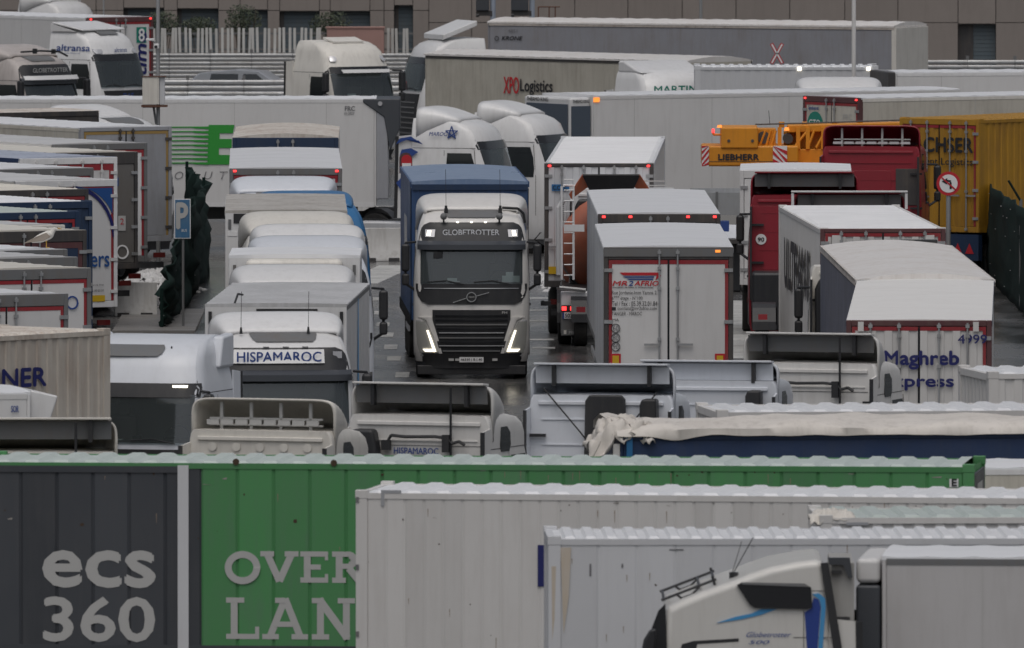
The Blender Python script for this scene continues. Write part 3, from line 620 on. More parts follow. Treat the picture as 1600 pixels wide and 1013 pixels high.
# ------------------------------------------------------------------ far building, rails, fences
def building():
    s = 44.0; D = F / s; bt = thing('warehouse_building', 'long brown clad warehouse with blue grey roller shutters across the back of the yard', 'building', (0, D, 0))
    X = lambda px: (px - 800) / s; Z = lambda py: CAMZ - (py - HOR) / s
    ops = [(97, 190, 0, 2.9, 'w'), (193, 256, 12, 90, 'w'), (277, 341, 13, 110, 'w'), (375, 418, 15, 110, 'w'), (437, 499, 17, 110, 'w'), (516, 578, 17, 110, 'w'), (616, 645, 8, 140, 'd'), (1497, 1556, 37, 140, 'd')]
    ops = [o for o in ops if o[4] != 'w' or o[0] > 150]
    xs = [-60, 60, 150, 193, 256, 277, 341, 375, 418, 437, 499, 516, 578, 600, 616, 645, 670, 737, 818, 898, 981, 1066, 1150, 1234, 1320, 1403, 1497, 1556, 1640, 1720, 1800]
    for a, b in zip(xs, xs[1:]):
        op = [o for o in ops if abs(o[0] - a) < 1 and abs(o[1] - b) < 1]
        levels = [0, Z(35), 5.2, 8.5, 12] if not op else [Z(op[0][2]), 5.2, 8.5, 12]
        if not op and b < 680: levels = [0, Z(16), 5.2, 8.5, 12]
        for z0, z1 in zip(levels, levels[1:]):
            bx('cladding_panel', CLAD, bt, X(a) + .012, X(b) - .012, 0, .3, z0 + .012, z1 - .012)
        if op:
            z1 = Z(op[0][2]); z0 = 0 if op[0][4] == 'd' else Z(op[0][3]) if op[0][3] < 100 else .6
            n = max(4, int((z1 - z0) / .14)); g = MB(); 
            for k in range(n): g.box(X(a), X(b), .34 + .012 * (k % 2), .38, z0 + (z1 - z0) * k / n, z0 + (z1 - z0) * (k + 1) / n - .01)
            g.build('roller_shutter', SHUT, bt); 
            if z0 > 0: bx('cladding_panel', CLAD, bt, X(a) + .012, X(b) - .012, 0, .3, 0, z0 - .01)
            bx('lintel', DARKF, bt, X(a), X(b), .06, .33, z1 - .03, z1 + .01)  # dark colour stands in for the shade at the recess head
            bx('recess_shade', DARKF, bt, X(a) + .01, X(a) + (.55 if op[0][0] > 1400 else .15), .30, .335, z0, z1 - .03)  # flat dark strip before the shutter's left edge, recess shade put in as colour
    bx('wall_core', DARKF, bt, X(-90), X(1830), .42, 14, 0, 11.95)
building()

def slat_rail(label, a, b, sa, z0, z1, nsl, post_px=None, posts=8, m=STEEL, group=None):
    """horizontal slatted barrier between photo columns a and b at depth scale sa"""
    D = F / sa; xa, xb = (a - 800) / sa, (b - 800) / sa; t = thing('slatted_barrier', label, 'barrier', ((xa + xb) / 2, D, 0), 0, group); L = xb - xa
    pt = (z1 - z0) / nsl; n = max(1, posts - 1); seg = L / n
    b_ = MB(); b_.ext([(-seg / 2 + .01, 0, 0), (-seg / 2 + .01, -.03, pt * .25), (-seg / 2 + .01, -.03, pt * .6), (-seg / 2 + .01, 0, pt * .85)], (seg - .02, 0, 0)); me = b_.mesh('slat', m)
    pm = MB().box(-.05, .05, -.06, .06, 0, z1 + .12).mesh('post', GREYF if m is STEEL else m)
    for k in range(n + 1): o = link('post', pm, t); o.location = (-L / 2 + seg * k, .05, 0)
    for k in range(n):
        for j in range(nsl): o = link('slat', me, t); o.location = (-L / 2 + seg * (k + .5), -.02, z0 + pt * j)
    return t
g = 'slatted steel barriers at the back of the yard'
slat_rail('nearer slatted steel barrier left, running behind the cream tractor', 205, 645, 47.0, .05, 1.42, 7, posts=6, group=g)
slat_rail('farther slatted steel barrier left, under the white picket fence', 200, 650, 45.6, .9, 1.88, 7, posts=8, group=g)
slat_rail('slatted steel barrier right, below the right roller shutter', 1438, 1660, 46.4, .1, 1.9, 11, posts=4, group=g)
def picket():
    s = 45.2; D = F / s; t = thing('picket_fence', 'fence of upright white slats in front of the bushes', 'fence', ((420 - 800) / s, D, 0))
    me = MB().box(-.045, .045, -.03, .03, 1.75, 2.62).mesh('picket', mat('picket_white', (.60, .60, .58), .5, dirt=.25))
    for k in range(55):
        px = 203 + 8.05 * k
        if 505 < px < 598: continue
        o = link('picket', me, t); o.location = ((px - 420) / s, 0, random.uniform(-.02, .02)); o.rotation_euler = (0, random.uniform(-.03, .03), 0)
    bx('fence_rail', GREYF, t, (200 - 420) / s, (646 - 420) / s, .03, .07, 1.85, 1.91); bx('fence_rail', GREYF, t, (200 - 420) / s, (646 - 420) / s, .03, .07, 2.4, 2.46)
    bx('base_wall', CONC, t, (200 - 420) / s, (646 - 420) / s, .09, .3, 0, 1.76)
    w_ = thing('service_cabinet', 'pinkish rendered cabinet between the picket fence sections', 'cabinet', ((556 - 800) / s, D - .15, 0)); bx('housing', PINK, w_, -1.0, .98, -.35, .3, 0, 2.62, .03); bx('cap', PINK, w_, -1.03, 1.01, -.38, .33, 2.62, 2.67)
picket()
def bush(px, py, wpx, hpx, label, seed, s=44.6):
    rnd = random.Random(seed); D = F / s + 1; x = (px - 800) / s; zc = CAMZ - (py - HOR) / s; rw, rh = wpx / 2 / s, hpx / 2 / s
    t = thing('bush', label, 'bush', (x, D, 0), 0, 'bushes in front of the warehouse')
    b = MB()
    for k in range(7):
        a = rnd.uniform(0, 6.28); b.cyl((0, 0, 0), (cos(a) * rw * .7, sin(a) * .3, zc + rh * rnd.uniform(0, .8)), .03, 5, .01)
    b.build('branch', mat('bark', (.08, .06, .045), .8), t)
    lf = [MB(), MB()]
    for k in range(1500):
        while 1:
            u = Vector((rnd.uniform(-1, 1), rnd.uniform(-1, 1), rnd.uniform(-1, 1)))
            if u.length < 1 + .25 * MN.noise(u * 2.5 + Vector((seed, 0, 0))) and MN.noise(u * 3.1 + Vector((0, seed, 0))) > -.25: break
        c = Vector((u.x * rw, u.y * .6, zc + u.z * rh)); sz = rnd.uniform(.025, .06)
        d = Vector((rnd.uniform(-1, 1), rnd.uniform(-1, 1), rnd.uniform(-.4, 1))).normalized(); e = d.orthogonal().normalized(); d *= sz; e = e * sz * .5
        lf[k % 2].add([c - d, c + e, c + d, c - e], [(0, 1, 2, 3)])
    for q, mm in zip(lf, (mat('leaf_dark', (.03, .045, .028), .6, dirt=0), mat('leaf_light', (.07, .085, .05), .6, dirt=0))): q.build('foliage', mm, t)
bush(250, 38, 62, 40, 'low leafy bush left of the camera pole', 1); bush(310, 44, 60, 34, 'spreading bush between the second and third shutter', 2)
bush(379, 34, 58, 52, 'dense round dark green bush in front of the third shutter', 3); bush(515, 40, 70, 42, 'sparse bush above the cream tractor roof', 4)

# ------------------------------------------------------------------ rear-left: E trailer and friends (side on)
# long white reefer with the green E
pl = side_place(-225, 153, 588, 153, near='r'); t = trailer('long white refrigerated trailer side-on, green E logo and streaks', pl, end='front', fridge=False, body=GRP, roof=ROOFW, rail=WHITE, W=2.6)
s = 59.8; L_ = pl[2]
def sy(px, xr=588, s=59.8): return (xr - px) / s
def sz(py, s=59.8): return CAMZ - (py - HOR) / s
org = (-1.31, 0, 0)
pol = [[(0, 0), (.62, 0), (.62, 1.05), (0, 1.05)]]
x0 = -sy(330); gx = lambda px: -(588 - px) / s
flat(t, 'green_logo', [[(gx(330), sz(257)), (gx(364), sz(257)), (gx(364), sz(242)), (gx(342), sz(242)), (gx(342), sz(231)), (gx(362), sz(231)), (gx(362), sz(217)), (gx(343), sz(217)), (gx(343), sz(208)), (gx(364), sz(208)), (gx(366), sz(195)), (gx(326), sz(195)), (gx(324), sz(257))]], org, GREENI, 'l', .012)
flat(t, 'green_streak', [[(gx(326 + (k % 2)), sz(197.5 + 7 * k)), (gx(326), sz(201.5 + 7 * k)), (gx(305), sz(200.5 + 7 * k)), (gx(300), sz(199.3 + 7 * k)), (gx(268), sz(199.5 + 7 * k)), (gx(268), sz(197.8 + 7 * k)), (gx(296), sz(197.6 + 7 * k))] for k in range(9)], org, GREENI, 'l', .012)
for ch, px in zip('EOLUTION', (228, 273, 298, 319, 343, 368, 395, 420)):
    text(t, ch, (-1.315, sy(px), sz(280)), .22 if ch != 'I' else .05, .20, GREYI, 'l', shear=.25, bold=-.01)
text(t, 'FRC', (-1.315, sy(539), sz(173)), .26, .12, GREYI, 'l', bold=.02); text(t, '10-2027', (-1.315, sy(538), sz(179)), .26, .06, GREYI, 'l', bold=.01)
text(t, 'K', (-1.315, sy(80), sz(240)), .5, .5, GREENI, 'l', bold=.03)
MB().ext([(-1.30, -.32, 1.35), (-1.30, .0, 1.35), (-1.30, .0, 3.95), (-1.30, -.05, 3.95), (-1.30, -.30, 3.6)], (2.6, 0, 0)).build('rounded_nose', SILVER, t, bevel=.08)
MB().ext([(-1.34, -.62, 3.2), (-1.34, -.36, 2.6), (-1.34, -.2, 3.5), (-1.34, .35, 3.88), (-1.34, .35, 3.97), (-1.34, -.62, 3.97)], (2.68, 0, 0)).build('fridge_unit', CHAR, t, bevel=.03)
MB().cyl((-1.36, -.1, 3.85), (-1.38, -.1, 3.85), .06, 10).build('lamp', LENS, t)

# thermo king reefer, side-on behind the crane, and the one with the green badge
pl = side_place(925, 148, 1500, 138, near='l'); t = trailer('white refrigerated trailer with blue grey panelled fridge front, behind the yellow crane', pl, end='front', body=GRP, roof=ROOFW, rail=GRP)
fr = MB().box(-1.2, 1.2, -.62, -.0, 1.6, 3.93).build('fridge_unit', WHITE, t, bevel=.08)
MB().ext([(-1.0, -.63, 3.75), (1.1, -.63, 3.75), (1.1, -.63, 2.7), (.2, -.63, 2.5), (-1.0, -.63, 2.75)], (0, -.03, 0)).build('grille_panel', BGLASS, t, bevel=.01)
text(t, 'THERMO KING', (-1.0, -.64, 3.80), 1.1, .10, BLACKI, 'f', bold=.02)
MB().ext([(1.21, -.6, 2.45), (1.21, -.02, 2.3), (1.21, -.02, 3.7), (1.21, -.6, 3.7)], (.02, 0, 0)).build('grille_panel', BGLASS, t)
text(t, 'THERMO KING', (1.225, -.56, 3.78), .5, .08, BLACKI, 'r', bold=.02)
MB().box(1.27, 1.30, .05, .22, 3.8, 3.92).build('marker_lamp', LORANGE, t)
pl = side_place(1345, 152, 1690, 145, near='l'); t = trailer('white refrigerated trailer with a round green badge on its rear door, right of the crane', pl, body=GRPC, roof=ROOFW, rail=CREAM, tape=RED, frame=mat('wine_frame', (.10, .035, .04), .5))
flat(t, 'green_badge', disc(.36, 20, -.72, 3.22), (0, -.045, 0), TEALI); text(t, 'GTO', (-.97, -.06, 3.2), .5, .16, WHITEI, bold=.02)
text(t, 'lamberet', (-1.0, -.05, 3.62), .45, .1, BLUEI, bold=.02); text(t, 'FRC', (.55, -.05, 3.4), .4, .14, LGREYI)
pl = side_place(1399, 112, 1800, 110, near='l'); t = trailer('plain white box trailer side-on at the right edge, below the steel barrier', pl, end='front', body=GRP, roof=ROOFW, rail=WHITE)
MB().box(-1.3, 1.3, -.2, -.0, 1.6, 3.98).build('fridge_unit', DARKF, t, bevel=.03); text(t, 'K', (1.29, .05, 3.4), .01, .01, GREYI, 'r')
pl = side_place(1086, 103, 1372, 103, near='l', W=2.44)
t = trailer('small grey white corrugated container side-on, lamps on its top edge', pl, kind='container', W=2.44, body=CONTG, roof=ROOFW, end='front', name='shipping_container', cat='container', cdepth=.009)
for px in (1249, 1357): MB().box(1.22, 1.25, (px - 1089) / 55.5, (px - 1083) / 55.5, 3.86, 3.97).build('marker_lamp', LWHITE, t)

# krone curtain-sider and XPO curtain-sider
pl = side_place(762, 33, 1398, 40, near='l'); t = trailer('long dark grey curtain-sided trailer in front of the warehouse', pl, kind='curtain', body=TARPG, roof=TARPW, rail=mat('stained_white_rail', (.55, .50, .46), .5, dirt=.5), end='front', over=.04, arch=.12)
sk = 50.0; zz = lambda py: CAMZ - (py - HOR) / 49.5
text(t, 'KRONE', (1.31, .50, zz(61)), .72, .12, BLACKI, 'r', bold=.03, shear=.3); flat(t, 'round_emblem', ring(.075, .02, 14, .33, zz(58.5)), (1.31, 0, 0), BLACKI, 'r'); text(t, '4851', (1.31, .72, zz(49)), .32, .1, GREYI, 'r')
Lk = pl[2]
MB().box(-1.27, 1.30, Lk - .1, Lk + .06, 1.2, 3.92).build('rear_post', CREAM, t, bevel=.01)
pl = side_place(664, 83, 1052, 94, near='l'); t = trailer('cream curtain-sided trailer with red and grey lettering in front of the dark grey one', pl, kind='curtain', body=TARPC, roof=TARPW, rail=DARKF, end='front', over=.05, arch=.12, L=11)
zz = lambda py: CAMZ - (py - HOR) / 54.4
text(t, 'XPO', (1.32, 3.4, zz(149)), .64, .48, REDI, 'r', bold=.012); text(t, 'Logistics', (1.32, 4.1, zz(151)), 1.35, .46, BLACKI, 'r', bold=.015)

# ontime trailer top-left
pl = side_place(-500, 16, 158, 26, near='r'); t = trailer('white box trailer at the top left, green number eight on its rear door', pl, body=GRP, roof=ROOFW, frame=mat('wine_frame', (.10, .035, .04), .5), tape=RED, rail=WHITE)
t.rotation_euler = (0, 0, t.rotation_euler[2] - R(22)); q = P(187, 26, 4.0); t.location = (q.x, q.y, 0)
text(t, 'ontime', (1.0, -.05, 1.3), 2.2, .42, NAVYI, 'f', bold=.03, shear=.15, tilt=pi / 2)
flat(t, 'number_plate', [(.62, 3.15), (1.0, 3.15), (1.0, 3.65), (.62, 3.65)], (0, -.045, 0), TEALI); text(t, '8', (.70, -.055, 3.2), .22, .4, WHITEI, bold=.02)
text(t, 'lamberet', (-1.0, -.05, 3.4), .5, .13, BLACKI, bold=.02)

# ------------------------------------------------------------------ far tractors
t = cab('white tractor with blue lettering on its roof side, top left', 118, 41, 52, WHITE, 'daf', h=3.92, fairing=False, high=True, visor=False, mirrors=False)
MB().ext([(-1.05, .95, 3.80), (1.05, .95, 3.80), (1.1, 2.15, 4.02), (-1.1, 2.15, 4.02)], (0, 0, .05)).build('roof_spoiler', WHITE, t, bevel=.02); MB().ext([(-1.1, 1.2, 3.78), (-1.1, 2.2, 3.78), (-1.1, 2.2, 4.02)], (2.2, 0, 0)).build('spoiler_base', WHITE, t)
MB().grid([[(x, y_, z_) for x in (-.45, 0, .45)] for y_, z_ in ((.72, 3.68), (.95, 3.79), (1.1, 3.84))]).build('roof_window', GREYF, t)
text(t, 'altransa', (-1.17, 1.9, 3.18), 1.35, .2, BLUEI, 'l', bold=.02, shear=.1); text(t, 'Transporte Nacional', (-1.18, 1.85, 3.08), .9, .05, BLUEI, 'l')
text(t, 'altransa', (-.25, Fy(PROF, 0, 3.15) - .06, 3.14), .6, .13, BLUEI, 'f', bold=.02); text(t, 'DAF', (-.25, -.04, 1.7), .5, .16, BLUEI, 'f', bold=.02)
for sx in (-1, 1): fpatch(t, 'roof_lamp', PROF, [(3.10, sx * .78, sx * 1.0), (3.16, sx * .72, sx * 1.05), (3.24, sx * .74, sx * 1.03)], .02, LENS, .04, 5)
t = cab('black fronted tractor with a white visor strip at the left edge, top row', 12, 70, 48, mat('dusty_pale_paint', (.5, .46, .44), .35), 'volvo', h=3.93)
text(t, 'GLOBETROTTER', (-.75, Fy(PROF, 0, 3.2) - .05, 3.14), 1.5, .13, LGREYI, 'f', bold=.01)
fpatch(t, 'visor_strip', PROF, [(2.93, -1.15, 1.15), (3.05, -1.15, 1.15)], .25, WHITEI, .03)
MB().path([(-.9, .7, 3.75), (-.3, .45, 3.78), (.5, .45, 3.74), (1.0, .6, 3.6)], .03).box(-.6, -.5, .4, .5, 3.7, 3.85).box(.2, .3, .4, .5, 3.68, 3.82).build('lamp_bar', BLACK, t)
t = cab('cream high-roof tractor with roof lamps, alone behind the long white trailer', 512, 60, 36, CREAM, 'daf', h=3.9, fairing=False, high=True, visor=False)
for sx in (-1, 1): fpatch(t, 'roof_lamp', PROF, [(3.24, sx * .88, sx * 1.02), (3.3, sx * .82, sx * 1.02), (3.40, sx * .80, sx * .97)], .03, LENS, .05, 5)
fpatch(t, 'visor_strip', PROF, [(2.9, -.85, .85), (3.0, -.9, .9)], .25, WHITEI, .03)
MB().ext([(-.55, 1.0, 3.78), (.55, 1.0, 3.78), (.6, 1.5, 3.90), (-.6, 1.5, 3.90)], (0, 0, .05)).build('roof_hatch', CREAM, t)
PAPER_ = PAPER
MB().box(-.5, -.2, .34, .36, 2.12, 2.26).build('paper', PAPER, t)
t = cab('white tractor facing left, coupled to the dark grey curtain-sided trailer', 735, 62, -72, WHITE, 'daf', h=3.6, fairing=False, visor=False, mirrors=False)
MB().ext([(-1.0, .9, 3.62), (1.0, .9, 3.62), (1.0, 2.0, 4.05), (-1.0, 2.0, 4.05)], (0, 0, .16)).build('raised_deflector', WHITE, t, bevel=.02)
t = cab('white tractor with green lettering above its windscreen, roof only visible behind the long white roof', 1018, 101, 30, WHITE, 'daf', h=3.93, fairing=False, high=True, visor=False, mirrors=False)
MB().ext([(-1.05, .9, 3.72), (-1.05, 2.2, 3.72), (-1.05, 2.2, 4.05), (-1.05, 1.9, 4.05)], (2.1, 0, 0)).build('roof_deflector', WHITE, t, bevel=.06)
text(t, 'MARTIN', (-.95, Fy(PROF, .7, 3.2) - .10, 3.17), 1.4, .2, TEALI, 'f', bold=.03)
t = cab('white tractor roof with wide flat fairing behind the long white roof, right of centre', 1310, 121, 0, WHITE, 'volvo', h=3.93, mirrors=False)
t = cab('white tractor with blue star and MAROC lettering, facing right behind the blue truck', 672, 167, 73, WHITE, 'man', h=3.93, visor=False, mirrors=False, fw=.95)
text(t, 'MAROC', (-1.22, 1.75, 3.22), .5, .1, BLUEI, 'l', bold=.02, shear=.3)
st = [( .17 * cos(pi / 2 + k * 4 * pi / 5), .17 * sin(pi / 2 + k * 4 * pi / 5)) for k in range(5)]
flat(t, 'star', [bar(*st[k], *st[(k + 1) % 5], .025) for k in range(5)], (-1.17, 1.15, 3.30), BLUEI, 'l', .03)
fish = [[(0, 0), (.25, -.06), (.5, .1), (.3, .2), (.05, .16)], [(.1, -.5), (.3, -.9), (.55, -.55), (.62, -.95), (.5, -1.25), (.2, -1.1), (-.1, -.7)], [(-.1, .3), (.2, .42), (.5, .4), (.62, .3), (.3, .5), (0, .45)]]
for pl_ in fish: flat(t, 'blue_emblem', pl_, (-1.262, 2.52, 2.70), BLUEI, 'l', .02)
t = cab('plain white tractor with high rounded roof, behind the one with the star', 770, 158, 70, WHITE, 'man', h=3.93, visor=False, mirrors=False, fw=.95)
t = cab('dark blue windowed white tractor at the top left edge, behind the box trailer roof', 60, -14, 60, WHITE, 'man', h=3.93)

# ------------------------------------------------------------------ crane
def crane():
    s = 61.5; D = F / s; X = lambda px: (px - 1200) / s; Z = lambda py: CAMZ - (py - HOR) / s
    t = thing('mobile_crane', 'yellow mobile crane with red and white chevrons, behind the red tractor', 'crane', ((1200 - 800) / s, D, 0))
    w_ = bx('counterweight', CRANEY, t, X(1096), X(1247), -.9, 1.2, Z(258), Z(226), .05)
    bx('counterweight_block', CRANEY, t, X(1126), X(1184), -.95, 1.0, Z(230), Z(197), .04)
    for q in (X(1138), X(1175)): MB().cyl((q, -.95, Z(218)), (q, -.97, Z(218)), .04, 10).build('bolt', DARKF, t)
    bm_ = MB().ext([(X(1230), -.25, Z(207)), (X(1560), -.25, Z(197)), (X(1560), -.25, Z(186)), (X(1230), -.25, Z(195))], (0, .7, 0)); bm_.build('boom', CRANEY, t, bevel=.03)
    bx('boom_section', CRANEY, t, X(1245), X(1400), -.3, .5, Z(255), Z(232), .02)
    bx('winch_frame', CRANEY, t, X(1184), X(1212), -.3, .5, Z(228), Z(200), .02); bx('winch_frame', CRANEY, t, X(1225), X(1300), .2, .6, Z(232), Z(205), .02)
    fr = MB()
    for a, b in ((1186, 1196), (1196, 1204), (1204, 1212), (1240, 1262), (1262, 1272), (1275, 1290)): fr.cyl((X(a), -.32, Z(230)), (X(b), -.32, Z(203)), .035, 6)
    for px in (1218, 1247, 1262, 1286): fr.box(X(px) - .05, X(px) + .05, -.35, -.25, Z(232), Z(198))
    fr.build('lattice_brace', CRANEY, t)
    MB().cyl((X(1193), -.34, Z(214)), (X(1193), .3, Z(214)), .16, 14).cyl((X(1231), -.4, Z(216)), (X(1231), .2, Z(216)), .13, 12).build('winch_drum', DARKF, t)
    MB().path([(X(1180), -.1, Z(194)), (X(1260), -.1, Z(192)), (X(1410), -.1, Z(187))], .02, 5).build('cable', DARKF, t)
    for px in (1222, 1258, 1305, 1345, 1400): MB().box(X(px) - .08, X(px) + .06, -.1, .1, Z(199), Z(190)).build('boom_lug', CRANEY, t, bevel=.02)
    for x0, x1 in ((1096, 1107), (1207, 1229)):
        pn = bx('chevron_board', WHITEI, t, X(x0), X(x1), -.935, -.91, Z(258), Z(226))
        a, b = X(x0), X(x1); z0, z1 = Z(258), Z(226); st_ = (b - a) * (.45 if b - a < .25 else .3); cs = []
        k = z0 - (b - a)
        while k < z1:
            sl_ = 1.25 if x0 > 1150 else -1.25
            lo = (k, k + st_) if True else 0
            dz = (b - a) * abs(sl_)
            p = [(a, k if sl_ < 0 else k + dz), (b, k + dz if sl_ < 0 else k), (b, (k + dz if sl_ < 0 else k) + st_), (a, (k if sl_ < 0 else k + dz) + st_)]
            p = [(x, min(max(z, z0), z1)) for x, z in p]
            if abs(p[0][1] - p[3][1]) + abs(p[1][1] - p[2][1]) > .02: cs.append(p)
            k += st_ * 2
        flat(t, 'red_chevron', cs, (0, -.94, 0), REDI)
    text(t, 'LIEBHERR', (X(1122), -.915, Z(248)), (X(1185) - X(1122)), .145, BLACKI, bold=.05)
    bx('stripe', DARKF, t, X(1097), X(1246), -.912, -.905, Z(250.6), Z(250))
    MB().cyl((X(1124), -.6, Z(198)), (X(1124), -.6, Z(194)), .07, 10, .05).build('beacon', LORANGE, t); MB().cyl((X(1229), -.4, Z(203)), (X(1229), -.4, Z(198)), .07, 10, .05).build('beacon', LORANGE, t)
    MB().box(X(1112), X(1116), -.7, -.6, Z(206), Z(200)).build('lamp', LRED, t); MB().path([(X(1114), -.65, Z(206)), (X(1114), -.65, Z(209)), (X(1127), -.65, Z(209))], .03).build('lamp_bracket', CRANEY, t)
    bx('carrier', CRANEY, t, X(1170), X(1430), -1.1, 1.3, .9, Z(262), .05); bx('outrigger_beam', DARKF, t, X(1235), X(1330), -1.15, -1.05, 1.0, 1.4)
    for px in (1190, 1280, 1370, 1420):
        o = link('wheel', TYRE, t); o.location = (X(px), -.95, .6); o.rotation_euler = (0, 0, R(90)); o.scale = (1.2,) * 3
        o = link('wheel', TYRE, t); o.location = (X(px), 1.1, .6); o.rotation_euler = (0, 0, R(90)); o.scale = (1.2,) * 3
    MB().cyl((X(1203), -.2, Z(195)), (X(1201), -.2, Z(172)), .01, 4).build('antenna', BLACK, t)
crane()

# yellow container right
def dachser():
    A = P(1407, 183, 4.0); B = P(1527, 176.5, 4.0); yaw = R(-37); q = A + Vector((cos(yaw), sin(yaw), 0)) * 1.22
    t = trailer('yellow container with black lettering on its doors and a navy skirt, beside the green net', ((q.x, q.y, 0), yaw, 12.2), W=2.44, kind='container', body=YELLOW, roof=YELLOW, frame=YELLOW, door=YELLOW, tape=RED, bars=2, lights=0, name='shipping_container', cat='container', hinges=4)
    text(t, 'DACHSER', (-1.15, -.07, 3.15), 2.2, .36, BLACKI, bold=.03); text(t, 'Intelligent Logistics', (-1.15, -.07, 2.78), 2.2, .22, BLACKI, bold=.01)
    bx('rear_skirt', NAVY, t, -1.22, 1.22, -.06, .1, .45, 1.1)
    flat(t, 'hazard_label', [[(k * .36, 0), (k * .36 + .26, 0), (k * .36 + .13, .26)] for k in range(3)], (.1, -.065, .62), REDI)
    MB().box(1.225, 1.24, .5, 11, .45, 1.1).build('side_skirt', NAVY, t)
dachser()

# ------------------------------------------------------------------ left bank of parked trailers, rear ends to the right
DULL = [ROOFW, mat('dull_white_roof', (.60, .60, .60), .35, dirt=.35, dcol=(.25, .25, .27), streak=0), mat('creamy_wet_roof', (.70, .67, .60), .35, dirt=.3, dcol=(.3, .28, .25), streak=0)]; LK = [0]
def lt(label, cx, cy, h=4.0, a=30, W=2.55, L=13.6, **k):
    if k.get('roof') in (None, ROOFW): k['roof'] = DULL[LK[0] % 3]; LK[0] += 1
    q = P(cx, cy, h); yw = R(a); o = q - Vector((cos(yw), sin(yw), 0)) * W / 2
    return trailer(label, ((o.x, o.y, 0), yw, L), W=W, h=h, group=k.pop('group', None), **k)
WINE = mat('wine_frame', (.10, .035, .04), .5)
lt('silver doored trailer with gold reflective border, farthest of the left bank', 267, 196, body=GRPC, roof=ROOFW, frame=SILVER, door=SILVER, tape=GOLD, bars=1, lights=0, header=.12, barm=DARKF)
lt('grey framed trailer with white door edge and red stripe, second of the left bank', 229, 222, body=GRP, roof=ROOFW, frame=GREYF, door=WHITE, tape=RED, lights=2, lightm=None) if False else lt('grey framed trailer with white door edge and red stripe, second of the left bank', 229, 222, body=GRP, roof=ROOFW, frame=GREYF, door=WHITE, tape=RED, lights=0)
t = lt('trailer with dull stainless doors and dark frame, third of the left bank', 214, 236, h=3.92, body=GRP, roof=ROOFW, frame=DARKF, door=BROWNST, tape=None, lights=0, header=.3)
flat(t, 'speed_disc', ring(.17, .04, 20, .85, 1.55), (0, -.05, 0), WHITEI); flat(t, 'hazard_plate', [(.74, 2.05), (.94, 2.05), (.94, 2.4), (.74, 2.4)], (0, -.05, 0), LGREYI); text(t, '2', (.79, -.06, 2.2), .10, .14, REDI)
flat(t, 'blue_panel', [(.25, 3.0), (.62, 3.0), (.62, 3.1), (.75, 3.1), (.75, 3.3), (.62, 3.3), (.62, 3.5), (.25, 3.5)], (0, -.05, 0), mat('blue_door_print', (.02, .08, .26), .4, dirt=0))
lt('white railed trailer under blue tarpaulin with red header, fourth of the left bank', 182, 244, body=NAVYT, kind='curtain', roof=mat('blue_grey_tarpaulin_roof', (.42, .46, .55), .4, dirt=.4, dcol=(.1, .14, .25), bump=.5), frame=WHITE, door=GRP, tape=RED, tapew=.14, bars=2, lights=0, barm=GRP, rail=NAVYT)
lt('grey framed refrigerated trailer with red stripe, fifth of the left bank', 145, 261, body=GRP, frame=GREYF, door=GRP, tape=RED, lights=0, header=.2)
t = lt('white trailer with red frame line, blue arc and blue letters ers on its rear', 182, 279, body=CREAM, roof=ROOFW, frame=WHITE, door=GRP, tape=RED, lights=0, bars=1, barm=GRP)
flat(t, 'blue_arc', [[(.15 + 1.0 * sin(a), 2.62 + 1.15 * cos(a)), (.15 + 1.0 * sin(a + .1), 2.62 + 1.15 * cos(a + .1)), (min(1.17, .15 + 1.07 * sin(a + .1)), 2.62 + 1.23 * cos(a + .1)), (min(1.17, .15 + 1.07 * sin(a)), 2.62 + 1.23 * cos(a))] for a in [k * .1 for k in range(15)]], (0, -.05, 0), NAVYI)
flat(t, 'blue_field', [[(.25 + 1.0 * sin(a), 2.72 + 1.1 * cos(a)), (.25 + 1.0 * sin(a + .1), 2.72 + 1.1 * cos(a + .1)), (1.14, 3.80)] for a in [.2 + k * .1 for k in range(9)]], (0, -.052, 0), mat('blue_door_print', (.02, .08, .26), .4, dirt=0))
text(t, 'ers', (.60, -.055, 2.05), .46, .24, mat('blue_door_print', (.02, .08, .26), .4, dirt=0), bold=.02)
for k, q in enumerate(('Transport & Fret', '+33 4 42 00 00 00', 'www.loiers.eu', 'logistique')): text(t, q, (.42, -.055, 1.62 - .12 * k), .5, .05, BLACKI)
flat(t, 'yellow_reflector', [(.45, 1.28), (.95, 1.28), (.95, 1.42), (.45, 1.42)], (0, -.056, 0), YTAPE)
lt('navy corrugated container under a cream roof, seventh of the left bank', 137, 294, body=NAVY, kind='container', roof=ROOFW, frame=DARKF, door=NAVY, tape=RED, lights=0, W=2.44, L=12.2, name='shipping_container', cat='container')
lt('navy steel container with rounded corner next to the ers trailer', 143, 313, body=NAVY, kind='container', roof=ROOFW, frame=NAVY, door=NAVY, tape=None, lights=0, W=2.44, L=12.2, name='shipping_container', cat='container', postm=NAVY)
t = lt('navy container with small pale code plate, behind the gull', 122, 329, body=NAVY, kind='container', roof=ROOFG, frame=NAVY, door=NAVY, tape=RED, lights=0, W=2.44, L=12.2, name='shipping_container', cat='container')
flat(t, 'code_plate', [(.2, 3.25), (.85, 3.25), (.85, 3.45), (.2, 3.45)], (0, -.07, 0), LGREYI); text(t, 'GCEG', (.25, -.08, 3.27), .55, .15, NAVYI, bold=.03)
lt('cream trailer with gold reflective border, directly behind the gull', 100, 350, h=3.85, body=GRPC, frame=CREAM, door=GRPC, tape=GOLD, lights=0, bars=2, barm=DARKF, header=.1)
t = lt('dark blue framed trailer with red stripe inside, right of the gull', 134, 358, body=NAVY, frame=DARKF, door=NAVY, tape=WINE, tapew=.12, lights=0, header=.25)
lt('grey framed trailer whose roof the gull stands on', 104, 388, body=GRP, frame=GREYF, door=GRP, tape=RED, lights=0, header=.22)
